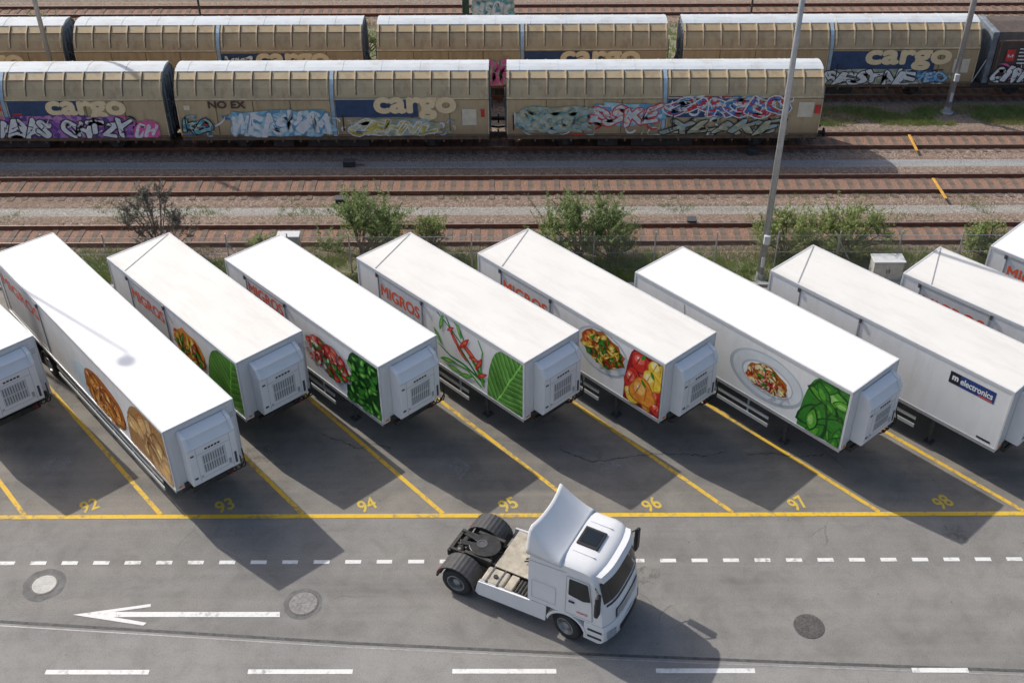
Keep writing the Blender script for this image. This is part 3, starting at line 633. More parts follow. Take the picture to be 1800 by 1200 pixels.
for i,(a,b_,rx,rz,k) in enumerate([(1130,640,.55,.42,'r'),(1114,668,.42,.50,'r'),(1158,652,.40,.50,'y'),(1152,702,.48,.48,'r'),(1113,694,.40,.32,'y'),(1146,672,.44,.42,'y'),(1130,690,.60,.58,'o'),(1158,724,.34,.28,'r')]):
    cc_=side_uv(T5,a,b_); ph=i*1.3
    for q_,mt,dx in ((1,pal[k][0],0),(.9,pal[k][1],-.015),(.42,pal[k][2],-.14),(.10,W_l,-.2)):
        if mt not in mats: mats.append(mt)
        lob=.13 if q_>.5 else 0
        pts=[(cc_[0]+dx+rx*q_*(1+lob*math.cos(3*t_+ph))*math.cos(t_),cc_[1]-dx*.8+rz*q_*(1+lob*math.cos(3*t_+ph))*math.sin(t_)) for t_ in [2*math.pi*j/30 for j in range(30)]]
        m.poly([(u_,y,v_) for u_,v_ in clampq(T5,pts)],mats.index(mt)); y-=.0003
    for g_ in (-.35,.25):
        if pal[k][0] not in mats: mats.append(pal[k][0])
        pts=leafshape((cc_[0]+g_*rx,cc_[1]+.1*rz),rz*1.3,.022,1.35+g_*.5); m.poly([(u_,y,v_) for u_,v_ in clampq(T5,pts)],mats.index(pal[k][0])); y-=.0003
    if i in (0,2,5,6):
        if G_m not in mats: mats.append(G_m)
        pts=leafshape((cc_[0]+.02,cc_[1]+rz*.72),.34,.07,1.1+i*.2); m.poly([(u_,y,v_) for u_,v_ in clampq(T5,pts)],mats.index(G_m)); y-=.0003
m.build('printed_picture',mats,T5.root,recalc=False)
T6=mk((1500,690),(1117,478),label='white trailer with a large plate of shrimp pasta and dark green leaves picture',roofm=roof_clean,panel=None)
c=side_uv(T6,1346,664); decal(T6,ell(c,1.55,.95),platem,.6,True); decal(T6,ell((c[0]+.03,c[1]+.03),1.44,.86),plate2,1,True); decal(T6,ell((c[0]+.05,c[1]-.03),1.08,.62),platem,1.4,True); decal(T6,ell((c[0]+.07,c[1]-.05),1.02,.57),W_l,1.8,True)
picture(T6,ell((c[0]+.05,c[1]-.02),.92,.50,26,.12,4),O_d,[(36,.15,.08,[(O_d,O_l,W_m),(B_m,Y_l,W_m),(R_d,R_m,O_m)],'e'),(34,.18,.04,[(O_d,O_m,O_l),(R_d,R_l,W_m),(Y_d,Y_l,W_l)],'leaf'),(6,.1,.05,[(G_d,G_m,G_l)],'leaf')],2.3,14)
picture(T6,corner(T6,1400,1444),G_m,[(12,.75,.34,[(G_d,G_m,G_l),(G_d,G_m,G_m),(G_d,G_l,G_h)],'leaf'),(8,.5,.22,[(G_d,G_l,G_h),(G_d,G_m,G_l)],'leaf')],1,15)
sline(T6,[(1203,535),(1204,570),(1205,600)],.02,grey_trim,1)
T7=mk((1785,690),(1355,475),label='plain white trailer with a blue electronics sign near its front',roofm=roof_dirty,crease=-8.4,panel=(1408,1515),mig=False)
a0=side_uv(T7,1672,652); a1=side_uv(T7,1753,690); zt=(a0[1]+a1[1])/2; x0,x1=a0[0],a1[0]; hh=.46
s1=decal(T7,[(x0,zt),(x0+.38,zt),(x0+.38,zt-hh),(x0,zt-hh)],black_sign,1,True,'sign_emblem',0)
s2=decal(T7,[(x0+.38,zt),(x1,zt),(x1,zt-hh),(x0+.38,zt-hh)],blue_sign,1,True,'sign_board',0)
wall_text('m',x0+.10,zt-.31,.22,.18,-1.312,white,s1,.014); wall_text('electronics',x0+.40,zt-.34,(x1-x0)-.48,.25,-1.312,white,s2,.008)
MB().box(x1-.55,x1-.06,-1.314,-1.311,zt-hh+.03,zt-hh+.07).build('sign_stripe',migros,s2)
decal(T7,[(-.75,1.66),(-.25,1.66),(-.25,1.74),(-.75,1.74)],black_sign,1,True,'name_plate',0)
A=P(1588,480,4.0); hd=R(-46.5); d_=Vector((math.cos(hd),math.sin(hd),0)); A2=A+d_*9.4
T8=trailer((A2.x,A2.y),hd,9.4,'white trailer with a grey roof edge and red lettering, second from the right',roof_dirty,crease=-8.3,panel=(1620,1745))
A=P(1742,432,4.0); A2=A+d_*9.4
T9=trailer((A2.x,A2.y),hd,9.4,'white trailer cut off by the right edge, rightmost and farthest',roof_clean,panel=(1772,1885))
# ------------------------------------------------------------------ wagons
tan=paint('tan_wagon_paint',(.54,.42,.25),(.25,.17,.105),.7,.6,(1.3,1.3,.3),1.6,.8,1.5)
tan2=paint('brown_tan_wagon_paint',(.48,.365,.215),(.23,.15,.09),.75,.6,(1.3,1.3,.3),1.6,.8,1.5)
ribm=M('pale_tan_rib',(.62,.50,.33),.6,0,.25,3); ribd=M('dark_wall_line',(.18,.13,.075),.7,0,.25,3)
capm=paint('pale_blue_grey_roof',(.54,.58,.61),(.33,.29,.25),.6,.6,(.6,1.2,1),2)
pblue=M('pale_blue_strip',(.38,.50,.60),.55,0,.25,3); endm=M('slate_wagon_end',(.18,.21,.24),.6,0,.35,3)
sill=M('rusty_brown_sill',(.17,.11,.075),.75,.1,.4,4); beige_l=M('beige_lettering',(.82,.66,.40),.55,0,.10,3); navy=M('navy_band',(.03,.07,.16),.55,0,.35,2)
cream=M('cream_label',(.7,.64,.5),.6); under=M('wagon_underframe',(.05,.043,.04),.8,.1,.4,5)
PROF=[(-1.38,1.15),(-1.40,3.2),(-1.36,3.34),(-1.22,3.68),(-.98,4.0),(-.6,4.27)]
def spray(name,cols,scale=3.5): return cells(name,scale,cols,.55,.75,2.5,(1,1,1.3))
lb=spray('light_blue_spray',[(.26,.56,.74),(.42,.70,.82),(.14,.40,.62),(.62,.80,.85)]); wsp=M('white_spray',(.76,.78,.78),.5,0,.2,4); ksp=M('black_spray',(.02,.02,.024),.5,0,.2,3)
psp=spray('purple_spray',[(.28,.10,.45),(.48,.2,.55),(.12,.07,.28),(.6,.3,.5)]); ysp=spray('yellow_spray',[(.70,.58,.10),(.76,.70,.34),(.55,.42,.06),(.70,.66,.5)]); rsp=M('red_spray',(.62,.04,.05),.5,0,.3,3)
bsp=M('blue_spray',(.04,.18,.50),.5,0,.4,3); tsp=spray('teal_spray',[(.14,.45,.52),(.30,.58,.58),(.08,.28,.38),(.5,.62,.55)]); gsp=spray('sage_spray',[(.5,.5,.34),(.62,.60,.42),(.36,.42,.30),(.42,.52,.52)]); pksp=M('pink_spray',(.78,.14,.38),.5,0,.3,3); brsp=M('brown_spray',(.10,.06,.045),.6,0,.2,3)
msp=spray('mixed_spray',[(.66,.04,.06),(.05,.20,.58),(.7,.66,.55),(.6,.05,.08),(.10,.35,.65)],6)
wmix=spray('pale_mixed_spray',[(.75,.77,.77),(.7,.35,.3),(.62,.75,.8),(.8,.78,.7)],5)
def scribble(x0,z0,w_,h_,y,cols,parent,seed,n=26,wd=.05):
    """loose overlapping spray strokes: curved ribbons in several colours"""
    r=random.Random(seed); m=MB()
    for i in range(n):
        cx,cz=x0+r.uniform(.02,.98)*w_,z0+r.uniform(.1,.9)*h_; a=r.uniform(0,6.28); st=h_*r.uniform(.10,.2); cur=r.uniform(-.9,.9); k=r.uniform(.5,1.4)*wd; L_=[];R_=[]
        for j in range(r.randint(5,10)):
            tx,tz=math.cos(a),math.sin(a); q=k*(.6+.5*math.sin(j*1.1)); X=max(x0,min(x0+w_,cx)); Z=max(max(1.2,z0),min(z0+h_,cz))
            L_.append((X-tz*q,y-.0005*i,max(1.18,Z+tx*q))); R_.append((X+tz*q,y-.0005*i,max(1.18,Z-tx*q))); cx+=tx*st; cz+=tz*st; a+=cur+r.uniform(-.3,.3)
        m.grid([L_,R_],i%len(cols))
    return m.build('graffiti_strokes',cols,parent,recalc=False)
def graffiti(word,x0,z0,w_,h_,y,fill,line,parent,seed=1,bg_=None,jit=.22,sh=.25,ov=1.32):
    r=random.Random(seed); n=len(word); cw=w_/n; m=MB()
    if bg_ is not None:
        pts=[]; 
        for i in range(40):
            a=2*math.pi*i/40; k=1+r.uniform(-.10,.14); pts.append((x0+w_/2+w_*.54*k*math.copysign(abs(math.cos(a))**.5,math.cos(a)),z0+h_*.5+h_*.62*k*math.copysign(abs(math.sin(a))**.6,math.sin(a)),0))
        m.poly([(p[0],y,max(1.18,p[1])) for p in crom(pts,3)],2)
    li=0; bo=min(.085,h_*.095)
    for i,ch in enumerate(word):
        if ch==' ': continue
        rot=r.uniform(-jit,jit); dz=r.uniform(-.09,.09)*h_; cx=x0+cw*(i+.5); cz=z0+h_/2+dz; sx_=r.uniform(ov-.12,ov+.16); sz_=r.uniform(.86,1.06); ph=r.uniform(0,6)
        vs,fs=text_fit(ch,cw*sx_-bo,h_*sz_-bo,.0,sh,.0)
        for lay in range(17):
            mi=1 if lay<8 else 0; rr=bo*1.4 if lay<8 else (bo*.66 if lay<16 else 0); an=lay*math.pi/4; a0,b0=rr*math.cos(an),rr*math.sin(an)
            out=[]
            for a,b in vs:
                a-=cw*sx_/2; b-=h_*sz_/2; a+=.15*cw*math.sin(b/h_*5+ph); b+=.09*h_*math.sin(a/cw*5+ph)
                out.append((cx+a0+a*math.cos(rot)-b*math.sin(rot),y-.004-.0009*li,max(1.16,cz+b0+a*math.sin(rot)+b*math.cos(rot))))
            m.add(out,fs,mi); li+=.3 if lay in (7,16) else .05
        li=math.floor(li)+1
        for _ in range(4):
            a1=r.uniform(0,6.28); l=h_*r.uniform(.25,.6); ox,oz=cx+r.uniform(-.5,.5)*cw,cz+r.uniform(-.35,.35)*h_; ux,uz=math.cos(a1)*l,math.sin(a1)*l; tx,tz=-math.sin(a1)*.035,math.cos(a1)*.035
            m.poly([(ox-tx,y-.004-.0009*li,max(1.16,oz-tz)),(ox+tx,y-.004-.0009*li,max(1.16,oz+tz)),(ox+ux,y-.004-.0009*li,max(1.16,oz+uz))],r.choice([1,1,0,2])); li+=.3
    return m.build('graffiti',[fill,line]+([bg_] if bg_ is not None else [line]),parent,recalc=False)
def wagon(pxl,pxr,yc,label,group,tm,decals,pyref):
    x0=PY(pxl,pyref,yc-1.4).x; x1=PY(pxr,pyref,yc-1.4).x; L=x1-x0; cx=(x0+x1)/2; hL=L/2
    r=thing('freight_wagon',label,'wagon',(cx,yc,0),0,group)
    full=PROF+[(-y,z) for y,z in reversed(PROF)]
    MB().prism([(y*.985,z) for y,z in full],-hL+.12,hL-.12,'x').build('body',tm,r)
    cp=[(-.66,4.25),(-.64,4.31),(-.35,4.38),(0,4.41),(.35,4.38),(.64,4.31),(.66,4.25)]
    rc=MB().prism(cp,-hL+.02,hL-.02,'x').build('roof_cap',capm,r)
    k=-hL+.6
    while k<hL-.3:
        MB().prism([(y,z+.012) for y,z in cp[1:-1]]+[(.64,4.3),(-.64,4.3)],k,k+.05,'x').build('roof_joint',capm,rc); k+=1.9
    for s in (-1,1):
        for a,b in ((-hL+.02,-.13),(.13,hL-.02)):
            m=MB(); o1=[(s*(-y)+s*.03,z+.012) for y,z in PROF]; inn=[(s*(-y)*.99,z) for y,z in PROF]
            m.prism(o1+list(reversed(inn)),a,b,'x')
            nr=8
            for i in range(nr+1):
                xr=a+.06+(b-a-.18)*i/nr
                for (dx,wd_,hh_,mi) in ((0,.07,.045,1),(.07,.05,.008,2)):  # dark strip beside each shallow rib draws its relief in colour
                    if i==nr and dx: continue
                    for (pa,pb) in zip(o1[2:],o1[3:]):
                        u0,u1=xr+dx,xr+dx+wd_
                        m.add([(u0,pa[0],pa[1]),(u1,pa[0],pa[1]),(u1,pb[0],pb[1]),(u0,pb[0],pb[1]),(u0,pa[0]+s*hh_,pa[1]+hh_),(u1,pa[0]+s*hh_,pa[1]+hh_),(u1,pb[0]+s*hh_,pb[1]+hh_),(u0,pb[0]+s*hh_,pb[1]+hh_)],[(0,3,2,1),(4,5,6,7),(0,1,5,4),(1,2,6,5),(2,3,7,6),(3,0,4,7)],mi)
                if i%2==0 and 0<i<nr: yo=o1[1][0]; m.box(xr,xr+.04,min(yo-s*.03,yo+s*.012),max(yo-s*.03,yo+s*.012),1.26,3.14,2)
            yo=o1[1][0]
            m.box(a,b,min(yo,yo+s*.045),max(yo,yo+s*.045),3.15,3.22,1); m.box(a,b,min(yo,yo+s*.01),max(yo,yo+s*.01),3.10,3.145,2); m.box(a,b,min(yo,yo+s*.03),max(yo,yo+s*.03),1.17,1.26,2)
            pa=o1[4]; m.box(a,b,min(pa[0]-s*.03,pa[0]+s*.03),max(pa[0]-s*.03,pa[0]+s*.03),pa[1]-.02,pa[1]+.03,2)
            m.box(a,a+.05,min(yo,yo+s*.03),max(yo,yo+s*.03),1.27,3.09,1); m.box(b-.05,b,min(yo,yo+s*.03),max(yo,yo+s*.03),1.27,3.09,1)
            sw=m.build('sliding_wall',[tm,ribm,ribd],r)
            yo2=yo+s*.03
            MB().box(a+.3,a+.36,min(yo2,yo2+s*.05),max(yo2,yo2+s*.05),1.5,2.3).tube((a+.9,yo2+s*.03,1.45),(a+1.6,yo2+s*.03,1.45),.02).build('door_lever',under,sw)
        po_=[(s*(-y)+s*.055,z+.03) for y,z in PROF]; pi2=[(s*(-y)*.98,z) for y,z in PROF]
        MB().prism(po_+list(reversed(pi2)),-.09,.09,'x').build('centre_post',pblue,r)
        m=MB().box(-hL+.05,hL-.05,min(s*1.25,s*1.43),max(s*1.25,s*1.43),.98,1.14)
        k=-hL+.5
        while k<hL-.5: m.box(k,k+.08,min(s*1.28,s*1.46),max(s*1.28,s*1.46),.86,.98); k+=.9
        m.build('sill_beam',sill,r)
    for s in (-1,1):
        m=MB().prism([(y*.93,z-.03) for y,z in full],min(s*(hL-.12),s*(hL-.05)),max(s*(hL-.12),s*(hL-.05)),'x')
        for yy in (-.9,-.45,0,.45,.9): m.box(min(s*(hL-.05),s*(hL+.02)),max(s*(hL-.05),s*(hL+.02)),yy-.04,yy+.04,1.15,3.9)
        m.box(min(s*(hL-.05),s*(hL+.03)),max(s*(hL-.05),s*(hL+.03)),-1.2,1.2,2.2,2.3)
        m.tube((s*(hL+.06),-1.1,1.2),(s*(hL+.06),-1.1,3.6),.025).tube((s*(hL+.1),-1.0,3.0),(s*(hL+.1),1.0,1.6),.04)
        m.build('end_wall',endm,r)
        for yy in (-.87,.87):
            b=MB().tube((s*(hL-.1),yy,1.02),(s*(hL+.42),yy,1.02),.1,n=12); b.tube((s*(hL+.42),yy,1.02),(s*(hL+.46),yy,1.02),.24,n=16); b.build('buffer',under,r)
        MB().tube((s*(hL-.1),0,1.0),(s*(hL+.5),0,.95),.06).box(min(s*(hL-.3),s*hL),max(s*(hL-.3),s*hL),-1.3,1.3,.85,1.12).build('coupler',under,r)
    MB().box(-hL+.1,hL-.1,-.95,.95,.78,1.12).box(-1.5,1.6,-1.1,-.6,.45,.85).box(-3.2,-2.2,-1.2,-.9,.5,.85).build('underframe',under,r)
    for ax in (-hL*.62,hL*.62):
        MB().tube((ax,-.75,.69),(ax,.75,.69),.08).build('axle',under,r)
        for s in (-1,1):
            wheel(r,ax,s*.75,.69,.46,.14,s,under)
            MB().box(ax-.15,ax+.15,min(s*.9,s*1.1),max(s*.9,s*1.1),.5,.85).prism([(ax-.75,.82),(ax-.6,.72),(ax,.62),(ax+.6,.72),(ax+.75,.82),(ax+.6,.8),(ax,.74),(ax-.6,.8)],min(s*.92,s*1.02),max(s*.92,s*1.02),'y').build('axle_box',under,r)
    yo=-1.43-.034
    def wx(px,py):
        p=PY(px,py,yc-1.47); return p.x-cx,p.z
    for d in decals:
        if d[0]=='band':
            a,b=wx(d[1],d[2]),wx(d[3],d[4]); MB().box(a[0],b[0],yo-.004,yo+.002,b[1],a[1]).build('painted_band',d[5],r)
        elif d[0]=='text':
            a,b=wx(d[2],d[3]),wx(d[4],d[5]); wall_text(d[1],a[0],b[1],b[0]-a[0],a[1]-b[1],yo-.012,d[6],r,d[7])
        elif d[0]=='graf':
            a,b=wx(d[2],d[3]),wx(d[4],d[5]); graffiti(d[1],a[0],b[1],b[0]-a[0],a[1]-b[1],yo-.034,d[6],d[7],r,d[8],d[9])
        elif d[0]=='scr':
            a,b=wx(d[1],d[2]),wx(d[3],d[4]); scribble(a[0],b[1],b[0]-a[0],a[1]-b[1],yo-.017,d[5],r,d[6],d[7])
        elif d[0]=='label':
            a,b=wx(d[1],d[2]),wx(d[3],d[4]); MB().box(a[0],b[0],yo-.006,yo+.002,b[1],a[1]).build('label_plate',d[5],r)
    return r
G1='sliding wall wagons of the front row'; G2='sliding wall wagons of the back row'
wagon(-278,288,52.8,'front row tan wagon cut off by the left edge, with big black and white graffiti',G1,tan,[
 ('band',10,178,150,207,navy),('text','cargo',76,178,226,213,beige_l,.075),('scr',-8,206,280,242,[psp,ksp,wsp,pksp],31,34),('graf','ABAS OHTZY',-8,209,236,240,wsp,ksp,3,psp),('graf','OH',236,216,280,240,wsp,pksp,5,pksp),('label',22,200,40,207,rsp),('label',-5,178,3,196,rsp)],180)
wagon(308,860,52.8,'middle wagon of the front row with light blue graffiti and a clear cargo sign',G1,tan,[
 ('text','NO EX',364,178,432,191,brsp,.02),('scr',318,204,600,238,[lb,wsp,tsp,bsp],32,34),('graf','WEASHIM',412,199,580,235,wsp,lb,4,lb),('band',588,173,735,206,navy),('text','cargo',655,171,803,211,beige_l,.08),('scr',600,212,800,238,[ysp,wsp,gsp,lb],33,26),('graf','CEHNL',622,212,765,235,ysp,wsp,6,gsp),
 ('graf','KO',322,208,372,232,tsp,ksp,7,None),('label',812,192,838,220,cream),('label',322,186,334,194,cream),('label',845,192,852,206,rsp),('graf','X',352,208,366,222,rsp,brsp,2,None)],180)
wagon(890,1447,52.8,'rightmost wagon of the front row, its lettering painted over with red and blue graffiti',G1,tan,[
 ('scr',905,188,1165,236,[gsp,tsp,wsp,lb,rsp],34,40),('graf','SACGE',915,192,1035,228,gsp,tsp,9,gsp),('graf','BSKE',1042,186,1160,216,wmix,rsp,10,lb),('band',1175,170,1300,206,navy),('scr',1176,170,1390,204,[bsp,rsp,wsp,lb],35,34),('graf','CARGBO',1180,172,1382,201,msp,wsp,12,None),('scr',1176,208,1390,238,[ksp,gsp,wsp],36,24),('graf','XLAKE',1176,211,1372,235,gsp,ksp,13,None),
 ('label',1405,180,1428,206,cream),('label',905,200,920,225,gsp),('label',1434,185,1441,200,rsp)],180)
wagon(-390,112,YB,'back row wagon cut off by the left edge, beside the slim lamp post',G2,tan2,[('band',-140,97,0,125,navy),('text','cargo',-90,97,48,130,beige_l,.075)],90)
wagon(130,638,YB,'second wagon from the left in the back row',G2,tan2,[('band',388,95,520,128,navy),('text','cargo',448,94,582,130,beige_l,.075),('graf','MRO',395,100,445,116,wsp,ksp,3,None)],90)
wagon(662,1174,YB,'third wagon from the left in the back row',G2,tan2,[('band',922,91,1060,125,navy),('text','cargo',985,90,1124,127,beige_l,.075),('graf','OKRE',858,106,905,150,pksp,gsp,3,None)],90)
wagon(1200,1722,YB,'rightmost tan wagon of the back row with a clear cargo sign and silver graffiti',G2,tan2,[('band',1465,91,1640,125,navy),('text','cargo',1524,88,1668,124,beige_l,.08),('scr',1448,124,1680,150,[wsp,ksp,lb,gsp],37,26),('graf','RESYNE',1450,125,1602,150,wsp,ksp,8,gsp),('graf','MEO',1608,126,1660,142,lb,bsp,8,None),('label',1678,104,1700,128,cream)],90)
dk=paint('dark_rusty_wagon',(.085,.065,.055),(.20,.14,.11),.7,.7,(1.3,1.3,.3),2)
x0=PY(1752,90,YB-1.4).x; r=thing('freight_wagon','dark brown wagon with a red sign at the right end of the back row','wagon',(x0,YB,0))
MB().box(0,13,-1.4,1.4,1.1,3.6).prism([(-1.4,3.6),(-1.15,3.95),(0,4.15),(1.15,3.95),(1.4,3.6)],0,13,'x').build('body',dk,r)
m=MB()
for k in range(9): m.box(.1+k*1.5,.2+k*1.5,-1.46,-1.401,1.2,3.5)
m.box(0,13,-1.47,-1.402,3.5,3.6).box(0,13,-1.47,-1.402,1.1,1.2); m.build('wall_rib',M('rib_brown',(.14,.10,.085),.7,0,.3,4),r)
MB().box(-.9,13,-1.2,1.2,.8,1.08).build('underframe',under,r)
m=MB()
for y in (-1.2,-.4,.4,1.2): m.tube((-.85,y,1.08),(-.85,y,2.4),.03)
m.tube((-.85,-1.2,2.4),(-.85,1.2,2.4),.03).tube((-.85,-1.2,1.8),(-.85,1.2,1.8),.03).tube((-.85,-1.2,1.1),(0,-1.2,3.3),.03); m.build('end_railing',lightgrey,r)
MB().box(-.35,-.001,-1.3,1.3,1.1,4.0).build('end_wall',endm,r,bevel=.05)
MB().box(.55,1.0,-1.478,-1.471,2.45,3.1).build('red_sign',rsp,r)
wall_text('+-+',.6,2.65,.35,.2,-1.484,wsp,r,.01)
m=MB()
for k in range(5): m.box(1.2,1.2+rnd.uniform(.5,1.0),-1.477,-1.4715,2.3+k*.2,2.37+k*.2)
m.build('marking_lines',wsp,r)
scribble(.15,1.3,3.0,1.0,-1.475,[wsp,pksp,ksp,lb],r,41,22); graffiti('CIRPO',.15,1.35,2.6,.75,-1.49,wsp,ksp,r,21,None)
for ax in (1.6,3.4,9.6,11.4):
    for s in (-1,1): wheel(r,ax,s*.75,.69,.46,.14,s,under)
for yy in (-.87,.87): MB().tube((-1.3,yy,1.0),(-.85,yy,1.0),.1,n=12).tube((-1.34,yy,1.0),(-1.3,yy,1.0),.24,n=16).build('buffer',under,r)
xh=(870-900)/1976*68.8
r=thing('relay_hut','pale concrete hut with blue graffiti at the top beyond the back wagons','hut',(xh,66,0)); cc=M('hut_concrete',(.5,.52,.53),.8,0,.2,2)
MB().box(-1.25,1.25,-.6,.9,0,3.1).build('wall',cc,r,bevel=.02); MB().box(-1.35,1.35,-.7,1.0,3.1,3.22).build('roof',lightgrey,r,bevel=.02)
MB().box(.3,1.0,-.62,-.601,.1,1.6).build('door',M('grey_green_door',(.2,.25,.22),.6),r)
graffiti('MSOK',-1.1,1.9,2.2,1.0,-.61,wsp,lb,r,5,tsp)
r=thing('steel_pillar','dark green steel pillar left of the graffiti hut','pillar',(xh-1.65,66,0)); gp=M('dark_green_steel',(.07,.14,.11),.6,.1,.3,4)
MB().box(-.2,.2,-.03,.03,.1,8).box(-.2,-.16,-.2,.2,.1,8).box(.16,.2,-.2,.2,.1,8).build('column',gp,r); MB().box(-.4,.4,-.4,.4,0,.3).build('footing',cc,r)
# ------------------------------------------------------------------ vegetation
def folmat(name,a,b_):
    m,nt,b=newm(name,.6); n=noise(nt,coords(nt),1.6,5,.6); n2=noise(nt,coords(nt),14,2,.6)
    c=ramp(nt,n,[(.3,a),(.7,b_)]); c=mix(nt,.7,c,ramp(nt,n2,[(.3,(.55,.55,.55)),(.7,(1,1,1))]),'MULTIPLY'); nt.links.new(c,b.inputs['Base Color'])
    tr=nd(nt,'ShaderNodeBsdfTranslucent',{0:c}); mx=nd(nt,'ShaderNodeMixShader',{0:.35,1:b.outputs[0],2:tr.outputs[0]}); nt.links.new(mx.outputs[0],nt.nodes['Material Output'].inputs[0])
    return m
fol_g=folmat('green_foliage',(.16,.24,.07),(.34,.43,.16)); fol_d=folmat('dusky_foliage',(.11,.115,.095),(.20,.195,.16)); fol_y=folmat('yellow_green_foliage',(.22,.30,.08),(.43,.51,.18))
bark=M('bark',(.16,.125,.10),.9,0,.4,8)
def shrub(x,y,h,wd,lab,fm,seed,dens=1.0,bare=0,name='shrub'):
    r=random.Random(seed); t=thing(name,lab,'shrub',(x,y,0)); tr=MB(); lf=MB()
    lumps=[(r.uniform(-.42,.42)*wd,r.uniform(-.3,.3)*wd,h*r.uniform(.2,.8),wd*r.uniform(.10,.18)) for _ in range(16)]
    lumps+= [(r.uniform(-.3,.3)*wd,r.uniform(-.12,.12)*wd,h*r.uniform(.75,.95),wd*.08) for _ in range(5)]
    for lx,ly,lz,lr in lumps:
        lz*=1-.35*abs(lx)/(wd*.5)
        mid=(lx*.4+r.uniform(-.1,.1),ly*.4,lz*.5); tr.path([(r.uniform(-.12,.12),r.uniform(-.1,.1),0),mid,(lx,ly,lz)],.025,5)
        tips=[]
        for _ in range(12):
            e=Vector((lx,ly,lz))+Vector((r.gauss(0,1),r.gauss(0,1),abs(r.gauss(0,1))+.6)).normalized()*lr*r.uniform(1.0,2.8+bare); tr.tube((lx,ly,lz),e,.010,.004,4); tips.append(e)
        n=int(560*dens*lr*lr/.25)+80
        for i in range(n):
            if r.random()<.78:
                e=r.choice(tips); c=Vector((lx,ly,lz)).lerp(e,r.uniform(.25,1.05))+Vector((r.gauss(0,.035),r.gauss(0,.035),r.gauss(0,.035)))
            else:
                v=Vector((r.gauss(0,1),r.gauss(0,1),r.gauss(0,1))).normalized()*lr*(r.random()**.4)*r.uniform(.8,1.3); c=Vector((lx,ly,lz))+v
            if c.z<.1: continue
            a=Vector((r.gauss(0,1),r.gauss(0,1),r.gauss(0,.6))).normalized(); b=a.orthogonal().normalized(); q=r.uniform(.035,.07)
            b=(b*math.cos(r.random()*6)+a.cross(b)*math.sin(r.random()*6)).normalized()
            lf.add([c-a*q,c+b*q*.42,c+a*q,c-b*q*.42],[(0,1,2,3)])
    tr.build('stems',bark,t); lf.build('foliage',fm,t,recalc=False)
def bx(px,y=41.9): return (px-900)/1976*(y*.8018+15.0)
shrub(bx(275),42.0,3.9,2.7,'tall dusky grey shrub behind the third trailer from the left',fol_d,1,.55,.4)
shrub(bx(632),41.8,3.1,3.6,'bushy green shrub behind the gap left of the red flower trailer',fol_g,2,1.1,.2)
shrub(bx(752),42.0,2.2,1.6,'thin sparse shrub behind the red flower trailer',fol_y,3,.4,.6)
shrub(bx(1020),41.9,3.0,3.6,'large bushy green shrub behind the pepper trailer',fol_g,4,1.0,.3)
shrub(bx(1075),41.6,2.4,2.4,'low green shrub just right of the largest shrub',fol_g,5,.9,.2)
shrub(bx(1388),41.8,2.3,2.8,'feathery yellow green shrub right of the tall lamp post',fol_y,6,.9,.3)
shrub(bx(1500),42.0,2.4,3.4,'wide yellow green shrub above the pale cabinet',fol_y,7,.9,.3)
shrub(bx(1745),41.7,1.8,2.2,'low shrub behind the rightmost trailer',fol_y,8,.8)
shrub(bx(470),41.9,1.3,1.6,'small low shrub behind the strawberry trailer',fol_y,9,.7)
shrub((95-900)/1976*66,63.5,3.2,3.2,'dark green shrub between wagons at the top left',fol_g,10,.8)
shrub((640-900)/1976*66,63.6,2.0,2.2,'green shrub glimpsed beyond the first gap of the back wagons',fol_g,11,.8)
def grass(name,n,area,hmin,hmax,mat,seed,dens=None):
    r=random.Random(seed); m=MB(); x0,x1,y0,y1=area
    for _ in range(n):
        cx,cy=r.uniform(x0,x1),r.uniform(y0,y1)
        if nz.noise(Vector((cx*.35,cy*.6,seed)))<(dens if dens is not None else -1): continue
        for _ in range(7):
            a=r.uniform(0,6.28); x,y=cx+r.gauss(0,.09),cy+r.gauss(0,.09); h=r.uniform(hmin,hmax); wd=.014; lx,ly=math.cos(a)*h*.5,math.sin(a)*h*.5
            m.add([(x-wd,y,0),(x+wd,y,0),(x+lx,y+ly,h)],[(0,1,2)])
    o=m.build(name,mat,recalc=False); o['kind']='stuff'; return o
drym=folmat('dry_grass_blades',(.30,.27,.11),(.45,.41,.20)); grm=folmat('green_grass_blades',(.16,.24,.06),(.31,.39,.12))
tag(grass('verge_grass',6500,(-30,30,39.8,42.3),.08,.42,grm,1,-.15),'rough green grass along the fence','grass')
tag(grass('dry_grass',3000,(-30,30,39.8,42.6),.08,.35,drym,2,0),'dry straw coloured grass along the fence','grass')
tag(grass('trackside_weeds',3600,(12,34,54.6,57.0),.06,.3,grm,3,-.05),'green and yellow weeds between the wagon tracks at the right','weeds')
tag(grass('trackside_dry_weeds',2200,(12,34,54.6,57.2),.06,.25,drym,4,0),'dry weeds between the wagon tracks at the right','weeds')
tag(grass('far_weeds',3500,(-36,36,61.5,69.5),.08,.35,grm,5,.0),'weeds beyond the back row of wagons','weeds')
tag(grass('track_edge_weeds',2600,(-28,28,44.9,47.3),.04,.18,grm,6,.10),'sparse small weeds along the pale gravel path','weeds')
